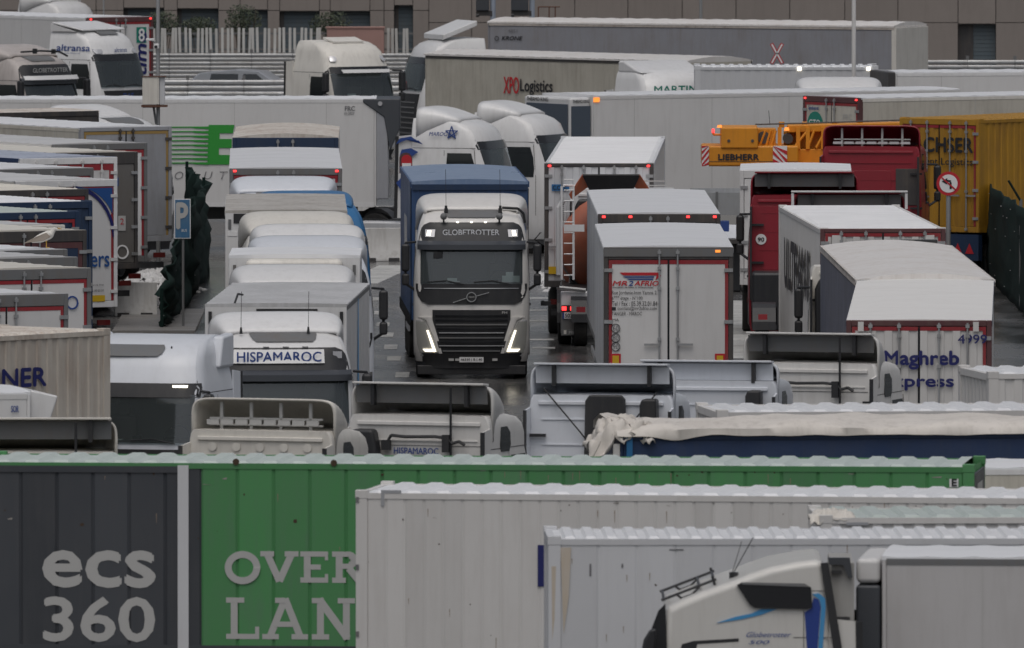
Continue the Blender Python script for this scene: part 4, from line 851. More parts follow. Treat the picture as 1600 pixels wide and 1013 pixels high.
lt('grey framed trailer between the gull and the blue lettered trailer', 120, 400, h=4.1, body=GRP, frame=GREYF, door=GRP, tape=RED, lights=0, header=.2)
t = lt('white refrigerated trailer with blue letters and round stickers, grey and red frame', 141, 417, h=4.05, body=GRP, frame=GREYF, door=GRP, tape=RED, lights=0, header=.22)
text(t, 'GASOR', (-1.4, -.05, 3.28), .95, .22, BLUEI, bold=.03, shear=.2); text(t, 'ER', (.48, -.05, 3.28), .2, .22, GREYI)
flat(t, 'round_sticker', ring(.13, .03, 20, .86, 3.38), (0, -.05, 0), BLUEI); flat(t, 'round_sticker', ring(.07, .02, 16, .32, 3.4), (0, -.05, 0), GREYI); text(t, 'cadiotrans.es', (.25, -.05, 2.5), .8, .1, GREYI)
t = lt('nearest white refrigerated trailer of the left bank with a large blue disc on its doors', 105, 457, body=GRP, frame=GREYF, door=GRP, tape=RED, lights=0, header=.24)
text(t, 'Benalmar', (.08, -.05, 3.12), .75, .11, BLUEI, bold=.03); flat(t, 'blue_disc', disc(.85, 36, -.55, 1.9), (0, -.045, 0), BLUEI)

# rear of the far-left roofs: dark open-topped trailer and a tractor roof
pl = side_place(-300, 182, 155, 172, near='r', h=3.9); t = trailer('dark curtain trailer roof under white sheet at the far left, above the left bank', pl, h=3.9, kind='curtain', body=DARKF, roof=ROOFR, rail=DARKF, end='front')
cab('snow white tractor roof with antennas and lamps, above the silver doored trailer', 138, 176, 50, WHITE, 'volvo', h=3.75, fairing=False, mirrors=False)
t = cab('white low tractor with pale fairing over the left bank, next to the long white trailer', 118, 164, 55, WHITE, 'volvo', h=3.93, mirrors=False)

# gull
def gull():
    s = S(388, 4.0); q = P(72, 384, 4.05); t = thing('gull', 'brown and white gull standing on a trailer roof in the left bank, facing right', 'bird', (q.x, q.y + .2, 4.0), 0)
    me = bpy.data.meshes.new('body'); v = [(-.30, 0, .12), (-.16, 0, .17), (0, 0, .22), (.10, 0, .28), (.15, 0, .36), (.19, 0, .385)]; me.from_pydata(v, [(i, i + 1) for i in range(5)], [])
    me.materials.append(GULLW); o = link('body', me, t); me.skin_vertices.new() if hasattr(me.skin_vertices, 'new') else None
    sk = o.modifiers.new('skin', 'SKIN'); 
    rad = [.03, .085, .10, .065, .045, .045]
    if me.skin_vertices:
        for i, r_ in enumerate(rad): me.skin_vertices[0].data[i].radius = (r_, r_)
        me.skin_vertices[0].data[2].use_root = True
    o.modifiers.new('sub', 'SUBSURF').levels = 2; o.modifiers['sub'].render_levels = 2
    for sy_ in (-1, 1): MB().ext([(-.46, sy_ * .03, .08), (-.30, sy_ * .09, .11), (-.05, sy_ * .10, .14), (.09, sy_ * .09, .22), (.0, sy_ * .09, .30), (-.2, sy_ * .08, .22)], (0, sy_ * .02, 0)).build('wing', GULLG, t, bevel=.008)
    MB().cyl((.22, 0, .385), (.30, 0, .37), .014, 6, .004).build('beak', BEAK, t)
    for sy_ in (-1, 1): MB().cyl((.0, sy_ * .03, .16), (.0, sy_ * .03, .01), .01, 5).box(-.01, .06, sy_ * .03 - .02, sy_ * .03 + .02, 0, .012).build('leg', BEAK, t); MB().ball((.215, sy_ * .035, .395), .008, .005, .008).build('eye', BLACK, t)
gull()

# ------------------------------------------------------------------ centre-left queue, back to front
t = trailer('box trailer with rust stained roof and blue top edge, rearmost of the centre-left queue', place(446, 214, 4, -17), body=GRP, roof=ROOFR, frame=NAVY, door=NAVY, tape=None, lights=0, header=.3, arch=.1)
t = trailer('white refrigerated trailer with two red roof lamps and a red stripe, in the centre-left queue', place(446.5, 262, -2, -32), body=GRP, roof=ROOFW, frame=GREYF, tape=RED, lights=2, header=.17)
cab('white tractor with broad pale fairing, right in front of the red lamp trailer', 443, 276, 0, WHITE2, 'volvo', h=3.93, fw=1.0, mirrors=False)
cab('bright blue tractor roof and side in the centre-left queue', 475, 299, 8, BLUECAB, 'daf', h=3.9, fw=.9, mirrors=False)
t = trailer('white box trailer with dark header strip and grey roof, middle of the centre-left queue', place(447, 328, -1, -26), body=WHITE, roof=mat('dusty_roof', (.45, .43, .40), .45, dirt=.4), end='front', arch=.02)
bx('header_strip', BLACK, t, -1.1, 1.2, -.02, .0, 3.72, 3.92); bx('label_plate', WHITEI, t, -1.22, -1.02, -.012, .0, 3.45, 3.55)
for sx in (-1, 1): bx('marker_lamp', GREYF, t, sx * 1.18 - .03, sx * 1.18 + .03, -.03, 0, 3.6, 3.8)
cab('cream white tractor with tall smooth fairing, first of three close together', 463, 331, 4, CREAM, 'daf', h=4.0, fw=1.0, mirrors=False)
cab('white tractor with smooth fairing, middle one of three close together', 480, 351, 3, WHITE, 'daf', h=3.95, fw=.98, mirrors=False)
cab('cool white tractor with wide fairing, front one of three close together', 480, 369, 4, WHITE2, 'volvo', h=3.93)
t = trailer('short white box body with dark roof smear and rounded nose unit, centre-left queue', place(460, 398, 4, -12), body=WHITE, roof=ROOFW, end='front', L=4.0, gear=False, name='box_body', cat='truck body')
MB().box(-.95, .95, -.45, 0, 3.5, 3.93).build('nose_unit', CREAM, t, bevel=.12)
for sx in (-1, 1): bx('marker_lamp', GREYF, t, sx * 1.16 - .03, sx * 1.16 + .03, -.03, 0, 3.6, 3.8)
MB().box(-1.2, 1.2, .1, 3.9, .9, 1.14).build('chassis_frame', BLACK, t)
for sx in (-1, 1): wheel(t, sx * 1.05, 2.8)
cab('white tractor with smooth cream fairing, behind the lettered white queue leader', 457, 414, 3, WHITE, 'daf', h=3.95, mirrors=False)
t = trailer('white trailer with ribbed roof and blue side stripe, front of the centre-left queue', place(431, 474, 39, -33), body=WHITE, roof=mat('streaked_roof', (.50, .50, .50), .35, dirt=.5, dcol=(.7, .7, .72), bump=.2), end='front', ribs=.9, rail=GREYF, arch=.02)
bx('header_strip', BLACK, t, -.35, .75, -.02, .0, 3.80, 3.90)
for sx in (-1, 1): bx('marker_lamp', BLACK, t, sx * 1.18 - .03, sx * 1.18 + .03, -.03, 0, 3.62, 3.85)
MB().path([(-.75, .1, 3.98), (-.7, .35, 4.15), (-.62, .5, 4.13)], .02).build('hose', BLACK, t)
MB().ext([(1.285, 4.0, 1.2), (1.285, 4.6, 1.2), (1.285, 4.35, 3.9), (1.285, 4.25, 3.9)], (.006, 0, 0)).build('blue_stripe', CYANI, t)
t = cab('white tractor with a white name board above its windscreen, front of the centre-left queue', 431, 488, 7, WHITE, 'volvo', h=3.93)
fpatch(t, 'name_board', PROF, [(3.1, -.98, .68), (3.34, -.92, .68)], .05, WHITEI, .03); text(t, 'HISPAMAROC', (-.88, Fy(PROF, .6, 3.2) - .09, 3.13), 1.5, .17, BLUEI, 'f', bold=.02)
bx('roof_lamp', LENS, t, .84, 1.0, Fy(PROF, .9, 3.25) - .03, .7, 3.18, 3.3)
for q in (-.75, .45): MB().cyl((q, .9, 3.6), (q, .9, 3.72), .03, 6, .015).cyl((q, .9, 3.7), (q + .01, .9, 4.35), .006, 4).build('antenna', BLACK, t)
for k in (-.35, 0, .35): bx('marker_lamp', GREYF, t, k - .05, k + .05, .42, .5, 3.36, 3.39)

# ------------------------------------------------------------------ blue-bodied truck driving towards the camera
def hero():
    t = cab('white and black tractor driving with lit headlamps in front of a blue trailer', 737, 303, 0, WHITE if False else mat('warm_white_paint', (.74, .725, .70), .3, dirt=.12, coat=.4), 'volvo', h=3.93)
    fy = lambda x, z: Fy(PROF, x, z)
    text(t, 'GLOBETROTTER', (-.62, fy(.3, 3.22) - .06, 3.10), 1.22, .12, mat('silver_letters', (.7, .72, .75), .3, dirt=0), 'f', bold=.012)
    # name-like arc above the letters and lit roof lamps
    for sx in (-1, 1): fpatch(t, 'roof_lamp_housing', PROF, [(3.06, sx * .80, sx * 1.0), (3.22, sx * .78, sx * 1.0)], .03, LENS, .04, 4); fpatch(t, 'roof_lamp', PROF, [(3.09, sx * .89, sx * .97), (3.20, sx * .87, sx * .95)], .04, LWHITE, .04, 4)
    for k in (-.3, 0, .3): MB().ball((k, fy(k, 3.37) - .03, 3.375), .03, .02, .018).build('marker_lamp', LWHITE, t)
    # V shaped daytime lamps
    for sx in (-1, 1):
        fpatch(t, 'headlamp_housing', PROF, [(.58, sx * .70, sx * 1.12), (.8, sx * .78, sx * 1.18), (1.05, sx * .9, sx * 1.19), (1.25, sx * 1.02, sx * 1.2)], .03, mat('headlamp_clear', (.35, .35, .33), .15, dirt=0), .05, 6)
        fpatch(t, 'daytime_lamp', PROF, [(.60, sx * .76, sx * .82), (.85, sx * .85, sx * .90), (1.06, sx * .93, sx * .97)], .055, LWHITE, .03, 3)
        fpatch(t, 'daytime_lamp', PROF, [(.60, sx * .80, sx * 1.0), (.655, sx * .80, sx * 1.05)], .055, LWHITE, .03, 3)
        fpatch(t, 'lamp_surround', PROF, [(.52, sx * .62, sx * .70), (.9, sx * .72, sx * .80), (1.28, sx * .84, sx * .98), (1.34, sx * .86, sx * 1.15)], .026, MC[('warm_white_paint',)], .04, 5)
    bx('lower_skirt', BLACK, t, -1.17, 1.17, .14, .3, .10, .30, .02)
    # emblem bar and ring
    yl = fy(0, 1.78)
    flat(t, 'emblem_bar', [bar(-.40, 1.66, -.10, 1.76, .02), bar(.10, 1.80, .38, 1.88, .02)], (0, yl - .05, 0), CHROME, 'f', .02)
    flat(t, 'emblem_ring', ring(.11, .022, 26, 0, 1.78), (0, yl - .05, 0), CHROME, 'f', .03); text(t, 'VOLVO', (-.065, yl - .075, 1.765), .13, .03, LGREYI, 'f', bold=.02)
    fpatch(t, 'cowl_trim', PROF, [(1.955, -1.02, 1.02), (1.972, -1.02, 1.02)], .035, CHROME, .02)
    text(t, 'FH', (.66, fy(.7, 1.45) - .05, 1.42), .11, .05, LGREYI, 'f', bold=.02)
    for z in (1.0, .72): fpatch(t, 'grille_trim', PROF, [(z, -.7, .7), (z + .015, -.7, .7)], .06, ALU, .02)
    # plate, sensors
    yb = fy(0, .45) - .05
    bx('number_plate', WHITEI, t, -.26, .26, yb - .02, yb + .05, .37, .48); text(t, '46330 | B | 40', (-.23, yb - .03, .395), .46, .06, BLACKI, 'f', bold=.02)
    for q, w_ in ((-.49, .11), (-.35, .09), (.45, .11)): bx('sensor_plate', LGREYI, t, q, q + w_, yb - .0, yb + .05, .40, .45)
    for q in (-.55, .62):
        MB().cyl((q, .85, 3.62), (q, .85, 3.72), .03, 6).cyl((q, .85, 3.72), (q - .01, .85, 4.5), .007, 4).box(q - .04, q + .04, .8, .9, 3.56, 3.66).build('antenna', BLACK, t)
    for q in (-.60, .60): MB().ball((q, .42, 3.50), .075, .07, .075, 12, 8).build('spot_lamp', GREYF, t); MB().cyl((q, .5, 3.36), (q, .5, 3.46), .02, 6).build('lamp_bracket', BLACK, t)
    MB().path([(.66, .7, 3.68), (1.0, .75, 3.66), (1.12, .8, 3.55), (1.15, .85, 3.35)], .03).build('air_hose', BLACK, t)
    bx('paper', PAPER, t, -.52, -.31, .42, .43, 2.10, 2.17)
    MB().box(.66, 1.04, .46, .465, 2.02, 2.22).box(.74, .90, .46, .464, 2.22, 2.30).build('paper', PAPER, t)
    MB().cyl((-.70, .30, 2.90), (-.72, .24, 2.72), .02, 6).box(-.82, -.62, .2, .28, 2.60, 2.75).build('kerb_mirror', BLACK, t, bevel=.02)
    bx('windscreen_pillar_trim', BLACK, t, -1.12, -1.08, .44, .5, 2.06, 2.86); bx('windscreen_pillar_trim', BLACK, t, 1.08, 1.12, .44, .5, 2.06, 2.86)
    bl = trailer('blue tarpaulin covered trailer with a small red check emblem, pulled by the lit tractor', place(734, 283, -19, -24, 4.1), h=4.1, body=BLUE, kind='curtain', roof=mat('wet_blue_roof', (.16, .23, .36), .25, dirt=.5, dcol=(.3, .36, .46), bump=.3), end='front', rail=BLUE, zb=1.05, arch=.06)
    bx('front_frame', NAVY, bl, -1.26, 1.26, -.04, .02, 3.9, 4.02); 
    for k in range(8): bx('front_rib', BLUE, bl, -1.15 + .31 * k, -1.11 + .31 * k, -.02, .01, 2.0, 3.9)
    ck = [[(i * .055, j * .055), ((i + 1) * .055, j * .055), ((i + 1) * .055, (j + 1) * .055), (i * .055, (j + 1) * .055)] for i in range(3) for j in range(4) if (i + j) % 2 == 0]
    flat(bl, 'emblem_ground', [(.66, 3.58), (.86, 3.58), (.86, 3.82), (.66, 3.82)], (0, -.025, 0), WHITEI); flat(bl, 'red_checks', [[(x + .675, z + .59 + 3.0) for x, z in c] for c in ck], (0, -.032, 0), REDI)
    flat(bl, 'pale_lettering', [[(-3.0 - k * .5, 2.3), (-3.3 - k * .5, 2.3), (-3.3 - k * .5, 3.2), (-3.2 - k * .5, 3.2), (-3.1 - k * .5, 2.7)] for k in range(5)], (-1.3, 0, 0), LGREYI, 'l', .004)
hero()

# ------------------------------------------------------------------ trailers right of the lane
t = trailer('white container body with white double doors and two red lamps, behind the orange mixer', place(936, 254, 22, -41), W=2.5, body=CONTW, roof=ROOFW, kind='container', frame=DARKF, door=CONTG, tape=None, bars=2, lights=2, hinges=4, header=.1, name='shipping_container', cat='container', postm=CONTG)
flat(t, 'code_plate', [(-1.08, 3.35), (-.68, 3.35), (-.68, 3.5), (-1.08, 3.5)], (0, -.07, 0), mat('blue_plate', (.03, .15, .35), .4, dirt=0)); text(t, 'C.C.F.C.', (-1.05, -.08, 3.38), .34, .09, BLACKI, bold=.03)
bx('reflector', YTAPE, t, -1.15, -.85, -.09, -.06, 1.45, 1.62)
t = trailer('silver sided refrigerated trailer with four red roof lamps, behind the lettered white trailer', place(1030, 333, -21, -38), body=ALU, roof=ROOFW, frame=DARKF, door=GRP, tape=None, lights=4, header=.2)
t = trailer('white refrigerated trailer with red and blue logo and phone numbers on its left rear door', place(1044.5, 385, -17.5, -37), body=ALU, roof=ROOFW, frame=GREYF, door=GRP, tape=RED, lights=0, header=.26, ribs=.45, bars=1, hinges=3, post=.0) if False else trailer('white refrigerated trailer with red and blue logo and phone numbers on its left rear door', place(1044.5, 385, -17.5, -37), body=ALU, roof=ROOFW, frame=DARKF, door=GRP, tape=RED, lights=0, header=.26, ribs=.45, bars=1, hinges=3, tapew=.08)
bx('brake_lamp', LORANGE, t, .92, 1.02, -.08, -.05, 3.88, 3.93); bx('header_plate', GREYF, t, -1.27, 1.27, -.07, -.05, 3.80, 3.96)
s = 79.5; X = lambda px: (px - 1044.5) / s; Z = lambda py: CAMZ - (py - HOR) / s
o_ = (0, -.045, 0)
flat(t, 'red_swoosh', [(X(968), Z(425)), (X(1028), Z(425)), (X(1033), Z(430)), (X(1024), Z(437)), (X(1026), Z(429.5)), (X(974), Z(429.5))], o_, REDI)
flat(t, 'blue_swoosh', [[(X(973), Z(431)), (X(1022), Z(431)), (X(1022), Z(433)), (X(977), Z(433))], [(X(979), Z(434.5)), (X(1021), Z(434.5)), (X(1020), Z(436.5)), (X(983), Z(436.5))]], o_, BLUEI)
text(t, 'MR', (X(957), -.05, Z(445.5)), .29, .09, REDI, bold=.03, shear=.2); text(t, '2', (X(982), -.05, Z(445.5)), .09, .09, BLUEI, bold=.03, shear=.2); text(t, 'AFRIO', (X(991), -.05, Z(445.5)), .48, .09, REDI, bold=.03, shear=.2)
text(t, 'TRANSPORT NATIONAL ET INTERNATIONAL', (X(957), -.05, Z(449.5)), .81, .026, BLACKI, bold=.02)
for q, x1, x2, yy, h_ in (('Rue Jordanie.Imm Yamna 2.', 956, 1027, 461, 7.5), ('6\u1d49\u1d50\u1d49 \u00e9tage - N\u00b0100', 956, 1004, 469, 7), ('Tel / Fax : 05.39.32.01.84', 956, 1027, 477, 7), ('contact@mr2afrio.com', 965, 1026, 485, 7), ('TANGER - MAROC', 956, 1003, 492, 5.5), ('MA', 957, 967, 501, 4)):
    text(t, q, (X(x1), -.05, Z(yy)), (x2 - x1) / s, h_ / s, BLACKI)
flat(t, 'envelope', [(X(956), Z(484)), (X(962), Z(484)), (X(962), Z(479)), (X(956), Z(479))], o_, BLACKI)
for q, yy in (('60', 512), ('80', 527), ('90', 541)):
    flat(t, 'speed_ring', ring(7 / s, .012, 22, X(962), Z(yy)), o_, BLACKI); text(t, q, (X(957.5), -.05, Z(yy + 4)), 9 / s, 8 / s, GREYI, bold=.0)
for x0 in (954, 1117):
    flat(t, 'red_reflector', [(X(x0), Z(590)), (X(x0 + 16), Z(590)), (X(x0 + 16), Z(552)), (X(x0), Z(552))], o_, REDI); flat(t, 'yellow_reflector', [(X(x0 + 3), Z(588)), (X(x0 + 13), Z(588)), (X(x0 + 13), Z(555)), (X(x0 + 3), Z(555))], (0, -.052, 0), YTAPE)
# tractor mirrors seen left of this trailer belong to its own tractor
cab('white tractor ahead of the silver sided trailer, only its black mirrors show', 975, 312, 180, WHITE, 'daf', h=3.2, rear=True, fairing=False)

# concrete mixer
def mixer():
    s = 69.2; D = F / s; X = lambda px: (px - 955) / s; Z = lambda py: CAMZ - (py - HOR) / s
    t = thing('mixer_truck', 'concrete mixer truck with orange drum and white ladder, rear lamps lit, in the lane', 'truck', ((955 - 800) / s, D, 0))
    b = MB(); n = 28; c0 = Vector((0, 0.7, 2.55)); ax = Vector((0, .97, -.22)).normalized(); u = Vector((1, 0, 0)); v = ax.cross(u)
    rows = []
    for q, r in ((-.2, .55), (.0, .62), (.8, .98), (1.6, 1.15), (3.0, 1.18), (4.2, .9), (4.7, .5), (4.71, .01)):
        rows.append([c0 + ax * q + u * r * cos(2 * pi * k / n) + v * r * sin(2 * pi * k / n) for k in range(n)])
    b.grid(rows, True).build('drum', ORANGE, t, True)
    b = MB(); b.grid([[c0 + ax * q + (u * cos(2 * pi * k / n) + v * sin(2 * pi * k / n)) * r for k in range(n)] for q, r in ((1.58, 1.18), (1.75, 1.20))], True).build('drum_band', GREYF, t, True)
    MB().grid([[(-.65, -.3, 3.85), (.65, -.3, 3.85), (.65, .6, 3.85), (-.65, .6, 3.85)], [(-.35, .0, 3.2), (.35, .0, 3.2), (.35, .45, 3.2), (-.35, .45, 3.2)]], True).build('hopper', BLACK, t)
    for sx in (-1, 1): MB().ext([(sx * .65, -.2, 3.86), (sx * .95, .1, 3.4), (sx * .9, .1, 3.3), (sx * .5, -.1, 3.6)], (0, .5, 0)).build('hopper_wing', ORANGE, t)
    MB().ext([(-.3, -.05, 3.1), (.3, -.05, 3.1), (.2, -.45, 1.7), (-.2, -.45, 1.7)], (0, .1, 0)).build('chute', GREYF, t)
    ld = MB(); xa, xb = X(881), X(896)
    for x in (xa - .05, xb): ld.cyl((x, -.35, 1.5), (x, -.3, Z(290)), .028, 6)
    for k in range(10): ld.cyl((xa, -.34, 1.6 + .24 * k), (xb, -.34, 1.6 + .24 * k), .015, 5)
    ld.path([(xa, -.3, Z(290)), (xa, .3, Z(290)), (xb + .5, .3, Z(293))], .025); ld.box(xa, X(913), -.36, -.34, Z(361), Z(350)); ld.build('ladder', WHITE, t)
    MB().path([(X(873), -.2, 1.6), (X(873), -.2, Z(325)), (X(880), -.2, Z(312))], .06, 8).build('exhaust_pipe', WHITE, t)
    for k in range(9): MB().cyl((X(876), -.26, Z(318 + 3 * k)), (X(881), -.26, Z(319 + 3 * k)), .012, 5).build('vent_slot', BLACK, t)
    bx('rear_platform', WHITE, t, X(876), X(1030), -.3, .3, Z(492), Z(455), .04); MB().path([(X(874), -.35, Z(449)), (X(915), -.35, Z(453))], .05).build('rear_pipe', STEEL, t)
    bx('tail_board', GREYF, t, X(876), X(1030), -.36, -.28, Z(520), Z(482), .02)
    for x in (X(880), X(893)): bx('tail_lamp', LRED, t, x - .03, x + .07, -.4, -.36, Z(484), Z(478))
    bx('tail_lamp_housing', BLACK, t, X(877), X(903), -.37, -.34, Z(486), Z(476))
    bx('number_plate', WHITEI, t, X(879), X(917), -.385, -.37, Z(497), Z(487)); text(t, '5027 NYH', (X(883), -.39, Z(495)), .48, .085, BLACKI, bold=.02); bx('plate_band', BLUEI, t, X(879), X(881.5), -.388, -.384, Z(497), Z(487))
    bx('maker_board', GREYF, t, X(877), X(1030), -.4, -.36, Z(523), Z(514)); text(t, 'PROMECA', (X(889), -.41, Z(521)), .42, .07, LGREYI, bold=.03); flat(t, 'maker_mark', [bar(X(883), Z(521), X(883), Z(515), .06)], (0, -.41, 0), CREAM)
    for yy in (.9, 2.3, 6.3):
        for sx in (-1, 1): wheel(t, sx * 1.05, yy)
    for sx in (-1, 1): MB().grid([[(sx * 1.22, 1.6 + 1.35 * cos(a), .5 + .75 * sin(a)), (sx * .7, 1.6 + 1.35 * cos(a), .5 + .75 * sin(a))] for a in [pi * k / 10 for k in range(11)]]).build('mudguard', BLACK, t)
    MB().box(-.5, -.35, 0, 8, .8, 1.1).box(.35, .5, 0, 8, .8, 1.1).box(-1.1, 1.1, .1, 6, 1.1, 1.3).build('chassis_frame', BLACK, t)
    bx('cab_body', WHITE, t, -1.22, 1.22, 6.0, 7.9, .9, 2.9, .1)
    MB().box(X(853), X(867), 6.6, 6.8, Z(410), Z(352)).build('mirror', BLACK, t, bevel=.05); bx('mirror_lamp', LORANGE, t, X(856), X(863), 6.55, 6.6, Z(377), Z(365)); MB().path([(X(860), 6.7, Z(352)), (X(880), 6.7, Z(345))], .035).build('mirror_arm', BLACK, t)
    MB().box(X(845), X(868) - .1, -.1, .1, .9, 1.0).box(X(846), X(850), -.12, -.1, .95, 1.02).build('side_marker_arm', BLACK, t)
mixer()

# LTRAN trailer, slate curtain trailer, Maghreb container and their tractors
t = trailer('white container trailer with dark letters on its long left side and red headed doors', place(1379.5, 356, -68.5, -36), body=CONTW, roof=ROOFW, kind='container', frame=WINE, door=CONTW, tape=RED, bars=2, lights=0, header=.1, name='shipping_container', cat='container', corr_door=True, postm=CONTW)
Lq = place(1379.5, 356, -68.5, -36)[2]
text(t, 'ULTRANS', (-1.29, Lq * .84, 2.4), Lq * .6, .95, BLACKI, 'l', bold=.05, shear=0)
for q in (-.95, .95): bx('label_box', CONTW, t, q - .09, q + .09, -.09, -.06, 3.5, 3.85)
t = cab('red tractor with a wide white trimmed fairing, ahead of the dark lettered white container', 1327, 303, 180, REDCAB, 'daf', h=3.93, rear=True, blade=True, snorkel=False, mirrors=False)
MB().ext([(-1.26, 2.0, 3.955), (1.26, 2.0, 3.955), (1.26, 2.36, 3.965), (-1.26, 2.36, 3.965)], (0, 0, .04)).box(-1.26, -1.2, 2.1, 2.34, 3.6, 3.95).box(1.2, 1.26, 2.1, 2.34, 3.6, 3.95).build('white_trim', WHITE, t, bevel=.01)
t = trailer('slate sided trailer with bulging white tarpaulin roof, behind the blue lettered container', place(1446, 436, -62, -54), body=TARPB, roof=TARPW, kind='curtain', frame=GREYF, rail=mat('stained_white_rail', (.55, .50, .46), .5), door=GRP, over=.03, bow=.12, lights=0)
bx('roof_vent', BLACK, t, .3, 1.0, place(1446, 436, -62, -54)[2] - .4, place(1446, 436, -62, -54)[2] - .1, 3.97, 4.1)
cab('cream tractor with black deflector and mirrors, ahead of the slate sided trailer', 1362, 378, 180, CREAM, 'volvo', h=3.93, rear=True, fairing=False)
t = trailer('white container with blue Maghreb lettering and number 4999 on its doors', place(1436, 499, 10.5, -66), W=2.55, h=4.0, body=CONTG, roof=TARPW if False else mat('matt_white_roof', (.76, .75, .73), .5, dirt=.08), kind='box', frame=WINE, door=CONTW, tape=RED, bars=2, lights=0, header=.12, corr_door=True, rail=NAVY, name='shipping_container', cat='container', ribs=0, hinges=4)
s = 89.3; X = lambda px: (px - 1436) / s; Z = lambda py: CAMZ - (py - HOR) / s
text(t, 'Maghreb', (X(1382), -.075, Z(577)), (1498 - 1382) / s, 28 / s, NAVYI, bold=.03); text(t, 'Express', (X(1378), -.075, Z(610)), (1490 - 1378) / s, 23 / s, NAVYI, bold=.03); text(t, '4999', (X(1497), -.075, Z(537)), 45 / s, 14 / s, NAVYI, bold=.015)
for q in (X(1345), X(1525)): bx('label_box', CONTW, t, q - .05, q + .05, -.09, -.06, Z(518), Z(503))

# red tractors
t = cab('red tractor with a round 90 sticker on its back wall, black mirrors on the left', 1257, 271, 180, REDCAB, 'daf', h=3.93, rear=True, blade=True, snorkel=False)
flat(t, 'speed_sticker', disc(.12, 24, .98, 2.43), (0, 2.275, 0), WHITEI, 'b', .01) if False else None
o = MB().ext([(.98 + .12 * cos(a), 2.27, 2.45 + .12 * sin(a)) for a in [2 * pi * k / 24 for k in range(24)]], (0, .01, 0)).build('speed_sticker', WHITEI, t); text(t, '90', (1.05, 2.285, 2.40), .14, .09, BLACKI, 'b', bold=.03)
bx('back_panel', REDCAB, t, .1, 1.18, 2.25, 2.262, 1.3, 3.2, .005); bx('tank_cover', BLACK, t, -1.2, 1.2, 2.3, 3.4, .5, 1.75, .08)
t = trailer('low white trailer roof between the yellow crane and the stickered red tractor', place(1243, 265, 0, -10, 3.8), h=3.8, body=GRP, roof=ROOFW, frame=GRP, door=GRP, tape=None, lights=0, header=.2, name='semi_trailer')
t = cab('big red tractor with open fairing and silver bracket, in front of the yellow crane', 1362, 197, 172, REDCAB, 'volvo', h=3.95, rear=True, blade=False, snorkel=False)
bx('window_blind', DARKF, t, -1.15, -.62, 2.26, 2.28, 2.0, 2.9, .01)
fb = MB()
for k in range(7): fb.box(-.95 + .28 * k, -.72 + .28 * k, 2.05, 2.08, 3.50, 3.56)
fb.build('silver_bracket', ALU, t)
bx('back_panel', REDCAB, t, -.5, 1.1, 2.25, 2.262, 1.9, 2.85, .005)

# ------------------------------------------------------------------ small vehicles
def car(label, px, py, yaw, m, s, van=False, L=4.2, stripe=None):
    q = PD(px, py, s); t = thing('van' if van else 'car', label, 'van' if van else 'car', (q.x, q.y, 0), R(yaw))
    hw = .88
    if van: prof = [(-L / 2, .35), (-L / 2, 1.0), (-L / 2 + .25, 1.15), (-L / 2 + .9, 1.95), (-L / 2 + 1.2, 2.05), (L / 2 - .1, 2.05), (L / 2, 1.9), (L / 2, .35)]
    else: prof = [(-L / 2, .3), (-L / 2, .7), (-L / 2 + .2, .85), (-L / 2 + 1.0, 1.0), (-L / 2 + 1.7, 1.45), (-L / 2 + 2.6, 1.5), (L / 2 - .5, 1.38), (L / 2 - .1, 1.0), (L / 2, .8), (L / 2, .3)]
    b = MB(); rows = []
    for k in (-1, -.93, -.6, 0, .6, .93, 1):
        rows.append([(k * hw * (1 - max(0, z - .95) * .22), y + (abs(k) > .95) * (.05 if y < 0 else -.05), z - (abs(k) > .95) * .02 * (z > .5)) for y, z in prof])
    b.grid(rows); n = len(rows[0]); b.add(rows[0], [tuple(range(n))]); b.add(rows[-1], [tuple(range(n))])
    b.build('body', m, t, True, 40)
    zt = 1.9 if van else 1.36; zl = 1.15 if van else .98
    for sx in (-1, 1):
        x1 = hw * (1 - max(0, zl - .95) * .22) + .008; x2 = hw * (1 - (zt - .95) * .22) + .008; ya = -L / 2 + (.75 if van else 1.35)
        for a, c in ((ya, ya + 1.0), (ya + 1.08, ya + 2.1)):
            MB().add([(sx * x1, a, zl), (sx * x1, c, zl), (sx * x2, c - .1, zt), (sx * x2, a + .45 * (a == ya), zt)], [(0, 1, 2, 3)]).build('side_window', DGLASS, t)
        for yy in (-L / 2 + .8, L / 2 - .8): wheel(t, sx * (hw - .1), yy, .64)
    MB().add([(-.7, -L / 2 + (.32 if van else 1.08), zl + .06), (.7, -L / 2 + (.32 if van else 1.08), zl + .06), (.62, -L / 2 + (.86 if van else 1.62), zt + .02), (-.62, -L / 2 + (.86 if van else 1.62), zt + .02)], [(0, 1, 2, 3)]).build('windscreen', DGLASS, t)
    MB().add([(-.66, L / 2 - .02 - (0 if van else .12), zl + .08), (.66, L / 2 - .02 - (0 if van else .12), zl + .08), (.6, L / 2 - (.03 if van else .47), zt), (-.6, L / 2 - (.03 if van else .47), zt)], [(0, 1, 2, 3)]).build('rear_window', DGLASS, t)
    if stripe: bx('side_stripe', stripe, t, -hw - .006, hw + .006, -L / 2 + .5, L / 2 - .3, .72, .78)
    return t
car('white car with a green stripe, half hidden behind the blue truck', 915, 345, 78, WHITE, 60, stripe=TEALI)
car('grey white van squeezed behind the lettered white trailer', 1136, 365, 8, WHITE2, 63.5, van=True, L=4.6)
car('silver car behind the far steel barriers', 392, 112, 80, mat('silver_car_paint', (.4, .42, .45), .3, metal=.3, dirt=.1), 46.2, L=4.3)
